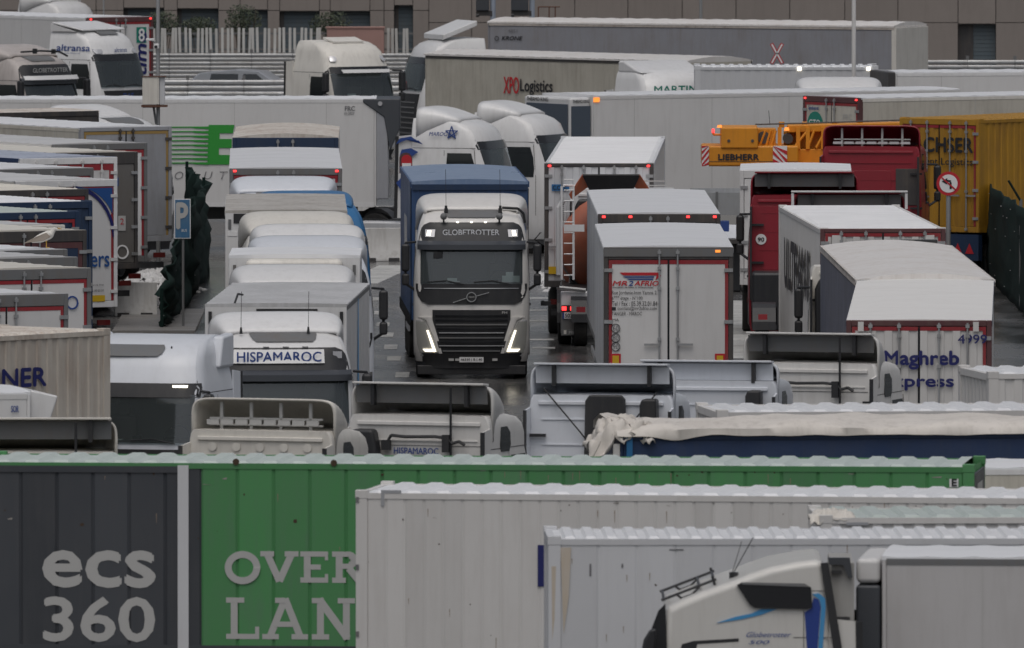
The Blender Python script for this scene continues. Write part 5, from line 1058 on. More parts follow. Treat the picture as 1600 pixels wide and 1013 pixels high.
def flatbed():
    q = PD(1120, 300, 64); t = thing('flatbed_body', 'low grey flatbed side panels with a blue box, left of the stickered red tractor', 'truck body', (q.x, q.y, 0), 0)
    bx('side_panel', STEEL, t, -.62, .62, 0, .05, 1.9, 2.45); bx('side_panel', STEEL, t, -.62, .62, 3, 3.05, 1.9, 2.45); bx('deck', DARKF, t, -.7, .7, 0, 3.05, 1.2, 1.3); bx('post', GREYF, t, -.03, .03, -.03, 0, 1.3, 2.47); bx('blue_box', BLUEI, t, -.4, .3, -.05, .5, 1.5, 1.75); bx('axle_block', BLACK, t, -.6, .6, .5, 2.5, 0, 1.2, .05)
flatbed()

# ------------------------------------------------------------------ near row of tractors
cab('hollow backed tractor with black inner fairing at the left edge, above the green container', 60, 656, 180, CREAM, 'daf', h=3.93, rear=True, blade=True)
t = cab('cream tractor seen from behind with open fairing and slotted bracket', 412, 624, 180 - 20, CREAM, 'daf', h=3.93, rear=True, snorkel=False, mirrors=False)
fb = MB()
for k in range(8): fb.box(-.92 + .24 * k, -.72 + .24 * k, 2.06, 2.1, 3.52, 3.60)
fb.build('slotted_bracket', LGREYI, t)
for k in range(5): MB().cyl((-.8 + .4 * k, 2.26, 3.18), (-.8 + .4 * k, 2.275, 3.18), .07, 12).build('wall_dimple', CREAM, t)
t = cab('white tractor seen from behind with blue company name on its back wall', 660, 601, 180 - 20, mat('ivory_paint', (.72, .71, .69), .35, dirt=.14), 'volvo', h=3.93, rear=True, blade=True, mirrors=False)
text(t, 'HISPAMAROC', (.42, 2.28, 2.82), .76, .10, BLUEI, 'b', bold=.02)
t = cab('cool white tractor seen from behind with a big black wall flap', 942, 571, 180 - 11, WHITE2, 'volvo', h=3.93, rear=True, blade=True, snorkel=False, liner=WHITE2, mirrors=False)
MB().ext([(.28, 2.28, 1.9), (-.4, 2.28, 1.9), (-.44, 2.28, 2.7), (-.42, 2.28, 3.38), (-.36, 2.28, 3.45), (.18, 2.28, 3.45), (.25, 2.28, 3.35)], (0, .1, 0)).build('black_flap', BLACK, t, bevel=.03)
MB().path([(.95, 2.33, 3.55), (.3, 2.36, 2.8), (.15, 2.36, 2.6)], .014).path([(-.95, 2.33, 3.5), (-.5, 2.36, 2.95), (-.2, 2.36, 2.5)], .014).build('stay_cable', BLACK, t)
MB().ext([(-1.0, 2.30, 2.0), (-.70, 2.30, 2.0), (-.70, 2.30, 3.3), (-.74, 2.30, 3.4), (-.98, 2.30, 3.4)], (0, .3, 0)).build('air_intake', BLACK, t, bevel=.04)
t = cab('cool white tractor seen from behind, just right of the black flapped one', 1106, 566, 180 - 11, WHITE2, 'volvo', h=3.75, rear=True, blade=True, snorkel=False, liner=WHITE2, mirrors=False)
MB().ext([(-1.0, 2.30, 2.0), (-.72, 2.30, 2.0), (-.72, 2.30, 3.2), (-.76, 2.30, 3.3), (-.98, 2.30, 3.3)], (0, .3, 0)).build('air_intake', BLACK, t, bevel=.04)
t = cab('ivory tractor seen from behind, hoses on its wall, before the blue lettered container', 1268, 523, 180 - 17, MC[('ivory_paint',)], 'volvo', h=3.93, rear=True, blade=True, mirrors=False)
# large light tractor, left, facing the camera
t = cab('cool white tractor facing the camera with black visor, beside the rusty cream container', 258, 523, -17, WHITE2, 'daf', h=3.84, fairing=False, high=True, visor=False)
for sx in (-1, 1): MB().ext([(sx * 1.0, 1.5, 3.3), (sx * 1.0, 2.3, 3.3), (sx * 1.0, 2.3, 3.88), (sx * 1.0, 1.7, 3.84)], (sx * .2, 0, 0)).build('side_fairing', WHITE2, t, bevel=.05)
MB().grid([[(x - .15, Fy(PROFH, x, z) - .03, z + .015) for x in [ww * (-1 + j / 4) for j in range(9)]] for z, ww in ((3.52, .52), (3.57, .58), (3.66, .60), (3.71, .55))]).build('roof_window', GREYF, t, True)
fpatch(t, 'header_panel', PROF, [(2.84, -1.17, 1.17), (3.0, -1.17, 1.17), (3.08, -1.15, 1.15)], .035, BLACK)
bx('visor_lamp', LWHITE, t, .72, .98, Fy(PROF, .9, 3.0) - .05, .6, 3.01, 3.05)
MB().cyl((.55, .8, 3.58), (.55, .8, 3.70), .035, 6, .012).build('antenna', BLACK, t)

# rusty cream container and small white reefer at the left edge
pl = side_place(-560, 552, 172, 513, near='r', W=2.44, h=4.15); t = trailer('cream corrugated container with rust streaks at the left edge', pl, h=4.15, W=2.44, kind='container', body=CONTR, roof=ROOFR, end='front', name='shipping_container', cat='container', postm=CONTR, pitch=.27)
ss = 91; text(t, 'LINER', (-1.235, 3.30, 3.24), 1.6, .30, NAVYI, 'l', bold=.04)
pl = side_place(-600, 618, 48, 611, near='r', h=4.0); t = trailer('small visible corner of a white trailer with blue initials at the left edge', pl, body=WHITE, roof=ROOFW, rail=WHITE, end='front')
text(t, 'SOR', (-1.30, .32, CAMZ - (645 - HOR) / 98.9), .12, .10, BLUEI, 'l', bold=.02)
MB().ext([(-1.0, -.5, 3.9), (-1.0, -.05, 4.0), (-1.0, -.05, 3.2), (-1.0, -.3, 3.3)], (2.0, 0, 0)).build('nose_deflector', WHITE, t, bevel=.03)

# navy tarpaulin trailer with crumpled cream sheet, roofs behind it
pl = side_place(968, 673, 1720, 668, near='l'); t = trailer('navy sided trailer under a crumpled cream sheet, behind the green container', pl, kind='curtain', body=NAVYT, roof=TARPW, rail=NAVYT, end='front')
def sheet(t, L):
    rnd = random.Random(4); b = MB(); rows = []; n = int(L / .12)
    for k in range(n + 1):
        yy = -.05 + k * .12; row = []; amp = .05 + .10 * max(0, 1 - yy / 1.6)
        for j, (x, z) in enumerate(((-1.3, 3.9), (-1.25, 4.04), (-.6, 4.12), (.2, 4.14), (.8, 4.12), (1.2, 4.06), (1.34, 3.99), (1.36, 3.90))):
            q = MN.noise(Vector((yy * 1.7, j * .9, 2))) * amp + MN.noise(Vector((yy * .5, j * .4, 7))) * .06
            row.append((x + q * .5, yy, z + q * (1.3 if j < 6 else .7)))
        rows.append(row)
    b.grid(rows).build('cream_sheet', mat('cream_sheet', (.70, .66, .61), .6, dirt=.25, bump=.5), t, True, 70)
    # bunched, hanging end of the sheet: folded cloth gathered over the front corner
    b = MB(); rows = []
    for k in range(46):
        u = k / 45; row = []
        for j in range(26):
            v = j / 25; x = .2 + 1.15 * v; yy = -.42 + .95 * u
            z = 4.02 + .09 * sin(u * 3.1) - .30 * max(0, .35 - u) / .35 - .22 * max(0, v - .8) / .2 + .16 * MN.noise(Vector((u * 5, v * 4, 1))) + .09 * MN.noise(Vector((u * 13, v * 11, 5))) + .04 * MN.noise(Vector((u * 26, v * 22, 9)))
            row.append((x + .12 * MN.noise(Vector((u * 7, v * 6, 3))), yy + .14 * MN.noise(Vector((u * 6, v * 9, 4))), z))
        rows.append(row)
    o = b.grid(rows).build('bunched_sheet', MC[('cream_sheet',)], t, True, 180); m_ = o.modifiers.new('solid', 'SOLIDIFY'); m_.thickness = .012
    MB().path([(1.33, -.3, 3.85), (1.36, -.42, 3.62), (1.36, -.5, 3.5), (1.36, -.62, 3.35)], .02, 5).build('hanging_cord', MC[('cream_sheet',)], t)
sheet(t, pl[2])
bx('blue_strap', BLUECAB, t, 1.30, 1.33, .1, .19, 3.1, 3.9); bx('front_post', CONTW, t, 1.27, 1.31, -.1, .0, 2.8, 3.8)
pl = side_place(1122, 641, 1760, 637, near='l'); t = trailer('white container roof behind the crumpled cream sheet', pl, kind='container', W=2.44, body=CONTW, roof=ROOFW, end='front', name='shipping_container', cat='container', rib_roof=.4)
pl = side_place(1545, 581, 1900, 578, near='l', W=2.44); t = trailer('white container end at the right edge beside the blue lettered doors', pl, kind='container', W=2.44, body=CONTW, roof=ROOFW, end='front', name='shipping_container', cat='container', rib_roof=.4)
pl = side_place(1470, 729, 2000, 726, near='l', h=3.7); t = trailer('white trailer at the right edge behind the green container end', pl, h=3.7, body=GRPC, roof=ROOFW, rail=WHITE, end='front')

# ------------------------------------------------------------------ front containers
pl = side_place(-40, 718, 1522, 726, near='l', W=2.44)
t = trailer('long charcoal and green container lettered in pale grey across the foreground', pl, W=2.44, kind='container', body=GREEN, roof=ROOFG, end='front', panels=(1, CHAR, GREEN, lambda y: y < 2.9), pitch=.52, name='shipping_container', cat='container', rib_roof=.43, rail=GREEN, postm=GREEN, gear=True)
s = 108.2; Y = lambda px: (px + 40) / s; Z = lambda py: CAMZ - (py - HOR) / s; FX = 1.2
bx('end_panel', CHAR, t, -1.05, 1.05, pl[2] - .03, pl[2] + .004, 1.3, 3.85); bx('end_mark', LGREYI, t, -.5, .5, pl[2] + .004, pl[2] + .01, 3.55, 3.68)
bx('white_band', CONTG, t, 1.19, 1.235, Y(281), Y(298), 1.2, 3.93); bx('charcoal_rail', CHAR, t, 1.18, 1.228, .1, Y(281), 3.82, 3.915)
text(t, 'ecs', (FX + .0125, Y(70), Z(919)), (243 - 70) / s, (919 - 866) / s, LGREYI, 'r', bold=.045, ext=.001); text(t, '360', (FX + .0125, Y(70), Z(1005)), (243 - 70) / s, 67 / s, LGREYI, 'r', bold=.025, ext=.001)
def slab(ch, x, z, w_, h_, st=.10):
    p = []; sf = st * .75
    B = lambda a, b, c, d, q=st: p.append([(x + X_, z + Z_) for X_, Z_ in bar(a * w_, b * h_, c * w_, d * h_, q)])
    R_ = lambda a, b, c, d: p.append([(x + a * w_, z + b * h_), (x + c * w_, z + b * h_), (x + c * w_, z + d * h_), (x + a * w_, z + d * h_)])
    f = sf / h_
    if ch == 'O':
        return ring(w_ / 2, st, 34, x + w_ / 2, z + h_ / 2, sx=1, sy=h_ / w_)
    if ch == 'V': B(.16, .97, .5, .04); B(.84, .97, .5, .04); R_(0, 1 - f, .36, 1); R_(.64, 1 - f, 1, 1)
    if ch == 'E': R_(.12, 0, .12 + st / w_, 1); R_(0, 0, .95, f); R_(0, 1 - f, .95, 1); R_(.12, .5 - f / 2, .7, .5 + f / 2); R_(.84, 0, .95, .28); R_(.84, .72, .95, 1)
    if ch == 'R': R_(.12, 0, .12 + st / w_, 1); R_(0, 0, .45, f); R_(0, 1 - f, .6, 1); R_(.2, .45, .6, .45 + f); p.extend([[(x + a, z + b) for a, b in q] for q in ring(h_ * .275, st, 14, .55 * w_, h_ * .725, -pi / 2, pi / 2)]); B(.55, .47, .9, .05); R_(.78, 0, 1.05, f)
    if ch == 'L': R_(.14, 0, .14 + st / w_, 1); R_(0, 0, 1, f); R_(0, 1 - f, .55, 1); R_(.88, 0, 1, .3)
    if ch == 'A': B(.5, .98, .16, .04); B(.5, .98, .84, .04); R_(0, 0, .36, f); R_(.64, 0, 1, f); R_(.26, .3, .74, .3 + f); R_(.28, 1 - f, .5, 1)
    if ch == 'N': R_(.12, 0, .12 + st / w_, 1); R_(.88 - st / w_, 0, .88, 1); B(.17, .97, .83, .03, st * 1.1); R_(0, 0, .4, f); R_(.0, 1 - f, .25, 1); R_(.6, 1 - f, 1, 1)
    if ch == 'D': R_(.12, 0, .12 + st / w_, 1); R_(0, 0, .5, f); R_(0, 1 - f, .5, 1); p.extend(ring(h_ / 2, st, 18, x + .45 * w_, z + h_ / 2, -pi / 2, pi / 2)); 
    return p
for ch, x0, x1, y0, y1 in (('O', 355, 411, 863, 915), ('V', 411, 471, 863, 912), ('E', 474, 520, 863, 912), ('R', 524, 572, 863, 912), ('L', 357, 409, 936, 1001), ('A', 414, 486, 936, 1001), ('N', 492, 560, 936, 1001), ('D', 566, 625, 936, 1001)):
    flat(t, 'letter', slab(ch, Y(x0), Z(y1), (x1 - x0) / s, (y1 - y0) / s), (FX + .011, 0, 0), LGREYI, 'r', .001)
for px, py in ((373, 723), (527, 724)): MB().cyl((1.23, Y(px), Z(py)), (1.24, Y(px), Z(py)), .05, 8).build('rust_spot', mat('rust', (.06, .035, .02), .8, dirt=0), t)
FRONT1 = t
text(t, 'E', (1.235, Y(1496), Z(755)), .07, .10, BLACKI, 'r', bold=.03); flat(t, 'white_label', [(Y(1492), Z(757)), (Y(1506), Z(757)), (Y(1506), Z(744)), (Y(1492), Z(744))], (1.228, 0, 0), WHITEI, 'r', .004)
pl = side_place(556, 766, 2150, 779, near='l', W=2.44); t = trailer('white corrugated container in the foreground with a grey corner mark, second from the front', pl, W=2.44, kind='container', body=CONTW, roof=ROOFW, end='front', panels=(1, CONTW, CONTW, lambda y: 1), pitch=.27, cdepth=.012, name='shipping_container', cat='container', rib_roof=.42, postm=CONTW, L=13.6)
s = 112.2; Y = lambda px: (px - 556) / s; Z = lambda py: CAMZ - (py - HOR) / s
flat(t, 'grey_corner_mark', [[(Y(596), Z(768)), (Y(628), Z(768)), (Y(628), Z(773)), (Y(596), Z(773))], [(Y(596), Z(773)), (Y(601), Z(773)), (Y(601), Z(793)), (Y(596), Z(793))]], (1.22, 0, 0), mat('grey_mark', (.33, .34, .36), .5, dirt=0), 'r')
flat(t, 'blue_letter', [(Y(844), Z(917)), (Y(862), Z(917)), (Y(862), Z(852)), (Y(844), Z(852))], (1.22, 0, 0), NAVYI, 'r')
FRONT2 = t
for py in (779, 885, 990): MB().box(1.215, 1.24, Y(556), Y(561), Z(py + 8), Z(py)).build('lashing_ring', GREYF, t)
pl = side_place(1282, 805, 2000, 803, near='l', W=2.44); t = trailer('white container roof with green flecks between the two white foreground containers', pl, W=2.44, kind='container', body=CONTW, roof=ROOFG, end='front', name='shipping_container', cat='container', rib_roof=.42, postm=CONTW)
FRONTX = t
bx('grey_mark', MC[('grey_mark',)], t, 1.21, 1.226, .35, .65, 3.86, 3.9)
rg = random.Random(2)
def torn(t):
    b = MB(); rows = []
    for k in range(24):
        u = k / 23; rows.append([(.75 + .47 * v / 12 + .05 * MN.noise(Vector((u * 6, v * .5, 3))), -.14 + .62 * u, 3.97 + .07 * sin(u * 3) + .09 * MN.noise(Vector((u * 8, v * .6, 2))) - .1 * (v > 10)) for v in range(13)])
    o = b.grid(rows).build('torn_sheet', mat('torn_sheet', (.66, .63, .58), .6), t, True, 180); m_ = o.modifiers.new('solid', 'SOLIDIFY'); m_.thickness = .012
torn(t)
pl = side_place(857, 838, 2400, 836, near='l', W=2.44); t = trailer('cool white container in the foreground, directly behind the blue striped tractor', pl, W=2.44, kind='container', body=CONTG, roof=ROOFW, end='front', panels=(1, CONTG, CONTG, lambda y: 1), pitch=.52, cdepth=.010, name='shipping_container', cat='container', rib_roof=.28, postm=CONTG, L=13.6)
FRONT3 = t
s = 118.; Y = lambda px: (px - 857) / s; Z = lambda py: CAMZ - (py - HOR) / s
for a, b_, c, d in ((1046, 857, 1068, 859), (921, 880, 924, 899), (1220, 866, 1222, 874), (1192, 876, 1194, 890), (971, 880, 974, 886)): MB().box(1.21, 1.216, Y(a), Y(c), Z(d), Z(b_)).build('scuff', GREYI, t)

def wear(t, s, x_left, px0, px1, py0, py1, n, seed, big=.05):
    """rust spots, scrapes and runs with shapes of their own on a container side"""
    rw = random.Random(seed); m1 = mat('rust', (.06, .035, .02), .8, dirt=0); m2 = mat('scrape', (.30, .28, .26), .6, dirt=0); m3 = mat('rust_run', (.26, .20, .15), .7, dirt=0)
    for k in range(n):
        y = (rw.uniform(px0, px1) - x_left) / s; z = CAMZ - (rw.uniform(py0, py1) - HOR) / s; kd = rw.random(); w_ = rw.uniform(.008, big); nn = 7
        if kd < .4: p = [(y + w_ * rw.uniform(.4, 1) * cos(q), z + w_ * rw.uniform(.4, 1) * sin(q)) for q in [2 * pi * i / nn for i in range(nn)]]; m_ = m1; nm = 'rust_spot'
        elif kd < .55: l = rw.uniform(.04, .16); p = [(y, z), (y + l, z + rw.uniform(-.02, .02)), (y + l * .9, z - .012), (y + .01, z - .01)]; m_ = m2; nm = 'scrape'
        else: l = rw.uniform(.05, .22); p = [(y, z), (y + .012, z), (y + .009, z - l), (y + .004, z - l)]; m_ = m3; nm = 'rust_run'
        flat(t, nm, p, (1.212, 0, 0), m_, 'r', .0006)
# near blue striped tractor and its white box trailer
def near_truck():
    t = cab('white tractor with blue stripe and black side window, facing left in the foreground', 1278, 890, -90, mat('near_white_paint', (.66, .65, .62), .3, dirt=.1, coat=.3), 'volvo', h=3.8, mirrors=False, visor=False, fairing=False)
    # this cab's left... the side facing the camera is local -X... or +X: with yaw -90 the camera sees local -X rotated
    sx = 1; loc = t.location; s = F / (loc.y - 1.25); X0 = 800 + loc.x * s
    Y = lambda px: (px - X0) / s; Z = lambda py: CAMZ - (py - HOR) / s
    xx = lambda z: lerp_prof(PROF, z)[1]
    def sidep(name, pts, m, off=.02, th=.02):
        b = MB(); p1 = [(xx(z) + off, y, z) for y, z in pts]; p0 = [(xx(z) + off - th, y, z) for y, z in pts]; n = len(pts)
        b.add(p1 + p0, [tuple(range(n)), tuple(range(2 * n - 1, n - 1, -1))] + [(i, n + i, n + (i + 1) % n, (i + 1) % n) for i in range(n)]); return b.build(name, m, t)
    fp = [(Y(1036), Z(1030)), (Y(1040), Z(955)), (Y(1046), Z(948)), (Y(1068), Z(938)), (Y(1100), Z(925)), (Y(1150), Z(907)), (Y(1175), Z(897)), (Y(1205), Z(887)), (Y(1245), Z(879)), (Y(1288), Z(874)), (Y(1302), Z(1030))]
    MB().ext([(-1.255, y, z) for y, z in fp], (2.51, 0, 0)).build('upper_body', MC[('near_white_paint',)], t, bevel=.11)
    xx = lambda z: 1.252
    bx('door_seam', DARKF, t, 1.25, 1.258, Y(1240), Y(1300), Z(998.5), Z(997.3)); sidep('door_window', [(Y(1060), Z(1030)), (Y(1066), Z(1008)), (Y(1085), Z(1003)), (Y(1155), Z(999)), (Y(1155), Z(1004)), (Y(1090), Z(1008)), (Y(1085), Z(1030))], BLACK, .008, .02); bx('door_seam', DARKF, t, 1.25, 1.258, Y(1256), Y(1257.2), Z(1015), Z(955))
    MB().ext([(1.245, Y(1283), Z(881)), (1.245, Y(1295), Z(880)), (1.245, Y(1319), Z(1030)), (1.245, Y(1305), Z(1030))], (.03, 0, 0)).build('extender_edge', BLACK, t)
    bx('rear_wall_panel', mat('grey_back_panel', (.36, .355, .34), .5), t, -1.1, 1.12, Y(1300), Y(1336), 2.2, Z(882)); MB().ext([(1.13, Y(1294), Z(873)), (1.13, Y(1329), Z(873)), (1.13, Y(1333), Z(904)), (1.13, Y(1326), Z(904)), (1.13, Y(1318), Z(884)), (1.13, Y(1297), Z(884))], (.08, 0, 0)).build('rear_cap', CHAR, t)
    for py, x1, x2 in ((893, 1300, 1316), (966, 1306, 1329)): bx('extender_stay', BLACK, t, 1.12, 1.2, Y(x1), Y(x2), Z(py + 5), Z(py))
    bx('roof_joint', DARKF, t, 1.25, 1.257, Y(1268), Y(1296), Z(925), Z(924))
    sidep('upper_side_window', [(Y(1152), Z(915)), (Y(1160), Z(911)), (Y(1258), Z(913)), (Y(1268), Z(919)), (Y(1270), Z(950)), (Y(1262), Z(953)), (Y(1180), Z(951)), (Y(1172), Z(946))], GLOSSK, .05, .05)
    sidep('window_rim', [(Y(1160), Z(911)), (Y(1258), Z(913)), (Y(1266), Z(918)), (Y(1160), Z(914))], GREYF, .058, .05)
    sidep('blue_stripe', [(Y(1258), Z(958)), (Y(1268), Z(952)), (Y(1272), Z(935)), (Y(1280), Z(938)), (Y(1283), Z(950)), (Y(1278), Z(1020)), (Y(1262), Z(1020))], mat('stripe_blue', (.02, .05, .25), .4, dirt=0), .014)
    sidep('light_blue_stripe', [(Y(1270), Z(930)), (Y(1280), Z(928)), (Y(1290), Z(936)), (Y(1291), Z(950)), (Y(1286), Z(1020)), (Y(1279), Z(1020)), (Y(1284), Z(950)), (Y(1281), Z(938))], CYANI, .016)
    sidep('blue_flash', [(Y(1120), Z(975)), (Y(1150), Z(965)), (Y(1175), Z(960)), (Y(1190), Z(953)), (Y(1215), Z(953)), (Y(1190), Z(962)), (Y(1160), Z(969))], CYANI, .014)
    text(t, 'Globetrotter', (1.262, Y(1167), Z(997)), 70 / s, 8 / s, BLUEI, 'r', shear=.4); text(t, '500', (1.262, Y(1170), Z(1008)), 33 / s, 6 / s, BLUEI, 'r', shear=.3)
    for q in (-.9, .9): MB().path([(q, Y(1034), Z(942)), (q, Y(1070), Z(928)), (q, Y(1120), Z(909))], .018).path([(q, Y(1058), Z(933)), (q, Y(1066), Z(939)), (q, Y(1082), Z(933)), (q, Y(1094), Z(921))], .016).path([(q, Y(1118), Z(918)), (q, Y(1114), Z(904))], .018).build('lamp_bar', BLACK, t)
    for px, py in ((1038, 941), (1093, 920), (1116, 911)): MB().cyl((-.9, Y(px), Z(py)), (.9, Y(px), Z(py)), .02, 6).build('lamp_bar', BLACK, t)
    MB().cyl((.6, 1.0, 3.68), (.6, 1.0, 3.80), .06, 8).cyl((.6, 1.0, 3.8), (.6, 1.25, 4.25), .008, 4).cyl((.62, .98, 3.8), (.62, 1.1, 4.2), .006, 4).build('antenna', BLACK, t)
    MB().ext([(1.245, Y(1004), Z(1030)), (1.245, Y(1018), Z(985)), (1.245, Y(1029), Z(956)), (1.245, Y(1040), Z(945)), (1.245, Y(1043), Z(1030))], (-.05, 0, 0)).build('windscreen_side', GLOSSK, t)
    MB().ext([(1.30, Y(1000), Z(1030)), (1.30, Y(1006), Z(1000)), (1.30, Y(1016), Z(984)), (1.30, Y(1026), Z(982)), (1.30, Y(1024), Z(1006)), (1.30, Y(1020), Z(1030))], (.18, 0, 0)).build('mirror', BLACK, t, bevel=.03)
    for k in range(3): MB().box(1.0, 1.1, 2.3, 2.55, 1.5 + .75 * k, 1.57 + .75 * k).build('extender_stay', BLACK, t)
    return t
near_truck()
wear(FRONT1, 108.2, -40, 0, 545, 735, 860, 14, 11); wear(FRONT1, 108.2, -40, 560, 1500, 730, 745, 24, 12, .03)
wear(FRONT2, 112.2, 556, 565, 850, 780, 1010, 10, 13, .02); wear(FRONT2, 112.2, 556, 860, 1590, 778, 805, 16, 14, .02); wear(FRONT3, 118., 857, 865, 1340, 845, 1000, 14, 15, .02)
wear(FRONT3, 118., 857, 860, 885, 840, 880, 8, 16, .04)
flat(FRONT3, 'rust_run', [[(.16, 3.85), (.30, 3.85), (.27, 3.2), (.20, 2.7)], [(.04, 3.6), (.10, 3.6), (.08, 2.9), (.05, 2.6)]], (1.225, 0, 0), mat('faint_rust_stain', (.50, .43, .34), .6, dirt=.5, dcol=(.58, .57, .56)), 'r', .0006)
pl = side_place(1378, 867, 2600, 873, near='l'); t = trailer('plain white box trailer at the lower right corner with a black fridge front', pl, body=mat('dull_white_panel', (.56, .55, .55), .4, dirt=.12), roof=ROOFW, rail=GREYF, end='front', L=11)
MB().box(-1.1, 1.25, -.34, -.02, 1.4, 3.60).build('refrigeration_unit', CHAR, t, bevel=.04); MB().box(-1.1, 1.22, -.34, -.02, 3.62, 3.95).build('unit_hood', GRP, t, bevel=.07)

# ------------------------------------------------------------------ signs, poles, nets, barriers
def pole(label, px, y0, s, r, m, top=12, cat='pole', name='lamp_pole'):
    q = PD(px, y0, s); t = thing(name, label, cat, (q.x, q.y, 0)); MB().cyl((0, 0, 0), (0, 0, top), r, 12, r * .8).build('shaft', m, t, True); MB().box(-.2, .2, -.2, .2, 0, .08).build('base_plate', STEEL, t); return t, s
t, s = pole('white lamp post in front of the dark grey curtain-sided trailer', 1334, 90, 56.0, .065, CONTW)
pole('thin grey post in front of the warehouse wall, right of centre', 1095, 20, 47.5, .055, STEEL)
pole('slim grey post against the warehouse, left of the picket fence', 162, 10, 45.5, .03, STEEL)
t, s = pole('grey camera pole carrying a rusty cabinet and two cameras', 247, 120, 62.5, .055, STEEL, name='camera_pole')
Z = lambda py: CAMZ - (py - HOR) / s; X = lambda px: (px - 247) / s
bx('cabinet', CREAM, t, X(223), X(249), -.35, -.06, Z(163), Z(120), .01); bx('cabinet', CONTG, t, X(249.5), X(258), -.3, -.06, Z(163), Z(120), .01)
MB().box(X(221), X(262), -.36, -.0, Z(167), Z(164)).box(X(223), X(250), -.33, -.1, Z(168), Z(164)).box(X(222), X(260), -.37, .0, Z(120), Z(119)).build('cabinet_bracket', mat('rusty_iron', (.12, .05, .03), .7, dirt=.2), t)
MB().path([(X(240), -.2, Z(166)), (X(242), -.1, Z(180)), (X(244), -.06, Z(194))], .03).build('conduit', GREYF, t)
for k in range(4): bx('door_rib', CREAM, t, X(228 + 6 * k), X(228.6 + 6 * k), -.358, -.35, Z(162), Z(122))
MB().box(X(228), X(242), -.2, -.08, Z(64), Z(60)).build('camera', WHITE, t, bevel=.02); MB().box(X(241), X(249), -.3, -.06, Z(76), Z(68)).build('camera', WHITE, t, bevel=.02); MB().cyl((X(244), -.31, Z(73)), (X(244), -.33, Z(73)), .04, 10).build('lens', BLACK, t); MB().path([(X(238), -.14, Z(64)), (X(247), 0, Z(70))], .02).build('camera_arm', STEEL, t)
def signal(label, px, w_, s=49.0):
    q = PD(px, 10, s); t = thing('gantry_signal', label, 'signal', (q.x, q.y, 0)); Z = lambda py: CAMZ - (py - HOR) / s
    MB().box(-w_ / 2, w_ / 2, -.2, .2, Z(17), Z(-30)).build('housing', CHAR, t, bevel=.03); MB().cyl((w_ / 2 + .12, 0, 0), (w_ / 2 + .12, 0, 5.2), .09, 12).build('post', mat('pale_blue_steel', (.35, .4, .48), .4, dirt=.2), t)
    bx('bracket', DARKF, t, -w_ / 2, w_ / 2 + .1, -.1, .1, Z(25), Z(17)); MB().cyl((-w_ / 2, -.1, Z(24)), (-w_ / 2 + .1, -.1, Z(24)), .06, 8).build('lamp', BLACK, t)
signal('dark hanging signal box with pale post at the top, left one', 754, .42); signal('dark hanging signal box at the top, right one beside the tubular frame', 812, .55)
q = PD(858, 20, 48); t = thing('tubular_frame', 'thin rusty tubular railing at the top beside the signal boxes', 'railing', (q.x, q.y, 0)); MB().path([(-.35, 0, 0), (-.35, 0, CAMZ - 561 / 48), (.35, 0, CAMZ - 561 / 48)], .02).path([(0, 0, 0), (0, 0, CAMZ - 561 / 48)], .02).path([(.2, 0, 0), (.2, 0, CAMZ - 561 / 48)], .02).build('rail', mat('rusty_iron', (.12, .05, .03), .7), t)
# crossing cross
s = 54.0; q = PD(1214, 84, s); t = thing('crossing_sign', 'red and white X shaped crossing sign in front of the dark grey trailer', 'sign', (q.x, q.y, 0)); zc = CAMZ - (84 - HOR) / s
for sg in (-1, 1): flat(t, 'red_arm', bar(-.16 * sg, zc - .29, .16 * sg, zc + .29, .10), (0, 0, 0), REDI, 'f', .02); flat(t, 'white_arm', bar(-.15 * sg, zc - .27, .15 * sg, zc + .27, .045), (0, -.02, 0), WHITEI, 'f', .01)
MB().cyl((0, .03, 0), (0, .03, zc - .2), .025, 8).build('post', STEEL, t)
# no left turn sign
s = 66.0; q = PD(1482, 287, s); t = thing('road_sign', 'round red rimmed no left turn sign beside the yellow container', 'sign', (q.x, q.y, 0)); zc = CAMZ - (287 - HOR) / s
flat(t, 'sign_plate', disc(.285, 32, 0, zc), (0, 0, 0), REDI, 'f', .02); flat(t, 'white_field', disc(.215, 32, 0, zc), (0, -.021, 0), WHITEI, 'f', .004)
flat(t, 'black_arrow', [bar(.05, zc - .13, .05, zc + .03, .05), bar(.06, zc + .05, -.04, zc + .07, .05), [(-.16, zc + .05), (-.03, zc + .13), (-.04, zc - .02)], bar(-.04, zc + .06, -.1, zc + .05, .05)], (0, -.026, 0), BLACKI); flat(t, 'red_slash', bar(-.16, zc + .14, .16, zc - .14, .035), (0, -.033, 0), REDI)
MB().cyl((0, .05, 0), (0, .05, zc - .1), .055, 10).build('post', STEEL, t)
s = 64.0; q = PD(634, 252, s); t = thing('road_sign', 'round topped red sign with a white bar above the blue trailer corner', 'sign', (q.x, q.y, 0)); zc = CAMZ - (252 - HOR) / s
flat(t, 'sign_plate', disc(.16, 20, 0, zc + .05, 0, pi) + [(-.16, zc - .3), (.16, zc - .3)], (0, 0, 0), mat('sign_back_brown', (.1, .04, .04), .5), 'f', .02); flat(t, 'red_field', disc(.125, 20, .02, zc + .03, 0, pi) + [(-.105, zc - .1), (.145, zc - .1)], (0, -.021, 0), REDI, 'f', .003); flat(t, 'white_bar', [(-.09, zc - .13), (.13, zc - .13), (.13, zc - .05), (-.09, zc - .05)], (0, -.027, 0), WHITEI, 'f', .003)
MB().cyl((0, .05, 0), (0, .05, zc - .1), .04, 8).build('post', STEEL, t)
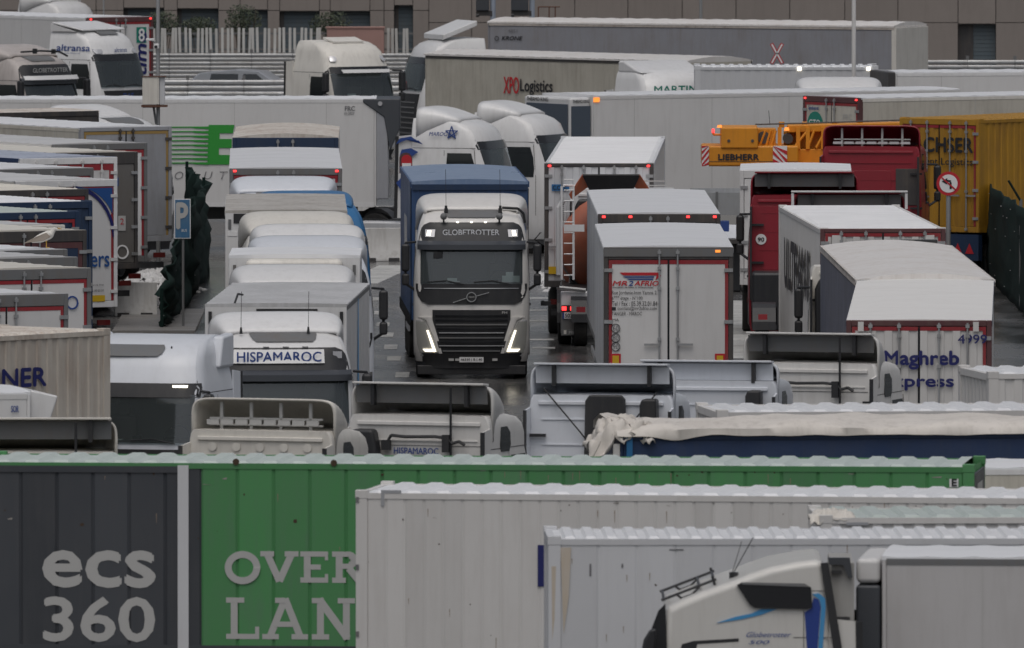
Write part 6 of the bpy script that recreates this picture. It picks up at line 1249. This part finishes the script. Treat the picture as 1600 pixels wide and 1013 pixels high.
# parking sign
s = 67.5; q = PD(285, 342, s); t = thing('parking_sign', 'tall blue parking sign with a white P beside the green net', 'sign', (q.x, q.y, 0), R(8)); zc = CAMZ - (342 - HOR) / s
bx('sign_plate', WHITEI, t, -.19, .19, -.01, .02, zc - .46, zc + .46); bx('blue_field', mat('sign_blue', (.03, .15, .31), .4, dirt=.3, dcol=(.2, .25, .3)), t, -.17, .17, -.016, -.009, zc - .44, zc + .44)
text(t, 'P', (-.13, -.022, zc - .22), .24, .58, LGREYI, bold=.03); text(t, 'BUS', (-.02, -.022, zc - .30), .12, .06, WHITEI); MB().cyl((.02, .04, 0), (.02, .04, zc + .3), .03, 8).build('post', GREYF, t)

def netting(label, pts, hs, seed, posts=True, out=False, folds=.12):
    """netting draped along a ground line with heights"""
    t = thing('netted_fence', label, 'fence', (0, 0, 0)); b = MB(); rows = []; 
    segs = []; n = 60
    P3 = [Vector((*p, 0)) for p in pts]; tot = len(P3) - 1
    for k in range(n + 1):
        u = k / n * tot; i = min(int(u), tot - 1); f = u - i; p = P3[i].lerp(P3[i + 1], f); h_ = hs[i] + (hs[i + 1] - hs[i]) * f
        d = (P3[i + 1] - P3[i]).normalized(); nn = Vector((-d.y, d.x, 0))
        rows.append([p + nn * (folds * (MN.noise(Vector((k * .35, j * .35, seed))) + .5 * MN.noise(Vector((k * 1.1, j * 1.3, seed)))) + .02 * (k % 2)) + Vector((0, 0, h_ * j / 10 + (.12 * MN.noise(Vector((k * .9, 3, seed))) if j == 10 else 0))) for j in range(11)])
    o = b.grid(rows).build('netting', NET, t, True, 180)
    m = o.modifiers.new('solid', 'SOLIDIFY'); m.thickness = .03
    for i in range(len(P3)):
        MB().cyl(P3[i] + Vector((0, 0, 0)), P3[i] + Vector((0, 0, hs[i] + .15)), .04, 8).build('post', NET if not out else GREYF, t)
        if out: MB().cyl(P3[i] + Vector((0, 0, hs[i] + .1)), P3[i] + Vector((-.3, -.1, hs[i] + .6)), .03, 6).build('outrigger', NET, t)
    rnd = random.Random(seed); fl = MB()
    for k in range(70 if out else 20):
        r_ = rows[rnd.randrange(n)]; p = r_[rnd.randrange(1, 10)]; fl.box(p.x - .05, p.x + .03, p.y - .12, p.y - .08, p.z, p.z + .015)
    fl.build('tie_tag', LGREYI, t)
    return t
g0 = lambda px, py: tuple(P(px, py, 0))[:2]
netting('dark green netted fence along the right edge, running towards the camera', [(11.75, 405), (11.9, 385), (12.1, 365), (12.3, 345), (12.4, 325)], [2.2, 2.35, 2.5, 2.6, 2.7], 3, out=True)
netting('sagging dark green netted fence beside the blue parking sign', [(-8.3, 392), (-7.75, 386), (-7.8, 374), (-7.95, 363), (-8.1, 355)], [2.5, 2.3, 2.2, 1.9, .8], 9, folds=.3)
MB_ = MB()
t = thing('kerb_wall', 'stained concrete kerb wall under the right netted fence', 'wall', (12.15, 300, 0))
for k in range(22): bx('wall_block', CONC, t, .0, .4, k * 5 + .02, k * 5 + 4.98, 0, .55, .03)
def jersey(label, px, py, yaw, L=1.0 * 1, h=.8, s=None):
    q = P(px, py, 0); t = thing('jersey_barrier', label, 'barrier', (q.x, q.y, 0), R(yaw), 'concrete barriers')
    pr = [(-.3, 0), (-.3, .07), (-.11, .3), (-.08, h), (.08, h), (.11, .3), (.3, .07), (.3, 0)]
    MB().ext([(-L / 2, y, z) for y, z in pr], (L, 0, 0)).build('barrier_body', CONCW, t, bevel=.015)
    for q_ in (-.3, .25): MB().box(L * q_ - .14, L * q_ + .14, -.305, -.29, 0, .09).build('foot_opening', DARKF, t)
    return t
jersey('cream concrete barrier standing beside the ers trailer', 212, 494, 3, 1.0)
jersey('low white concrete barrier behind the blue truck, left one', 598, 408, 4, 1.1, .85); jersey('white concrete barrier nearest the blue truck', 640, 404, -4, 1.6, .9); jersey('long white concrete barrier behind the queue', 600, 372, 0, 3.2, .85)
def rubble(label, px, py, w_, d, h_, seed, n=260):
    q = P(px, py, 0); rnd = random.Random(seed); b = MB()
    for k in range(n):
        x = rnd.gauss(0, .33); y = rnd.gauss(0, .33); z = max(0, (1 - x * x - y * y)) * h_ * rnd.uniform(.3, 1); r_ = rnd.uniform(.05, .16)
        c = Vector((x * w_, y * d, z)); n_ = 5
        b.add([c + Vector((cos(a) * r_ * rnd.uniform(.6, 1.4), sin(a) * r_, rnd.uniform(-.04, .04) - .04)) for a in [2 * pi * i / n_ for i in range(n_)]] + [c + Vector((rnd.uniform(-.05, .05), 0, r_ * .35))], [(i, (i + 1) % n_, n_) for i in range(n_)])
    o = b.build('rubble_pile', SNOW, None); o.location = q; tag(o, label, 'rubble', kind='stuff')
rubble('white broken rubble heap between the left bank and the green net', 245, 452, 1.1, 4.5, .5, 5, 1400)
rubble('white slush strip beside the lamp-lit mixer truck', 858, 440, .25, 7, .12, 6, 200)
def boards():
    m = mat('wet_boards', (.24, .235, .23), .35, dirt=.4)
    t = bpy.data.objects.new('plank_walkway', None); C.objects.link(t); t['kind'] = 'structure'; A = P(175, 520, 0); t.location = A
    me = MB().box(0, 1.9, 0, .42, 0, .05).mesh('plank', m)
    for k in range(26): o = link('plank', me, t); o.location = (0 + .01 * (k % 3), k * .45, 0)
boards()
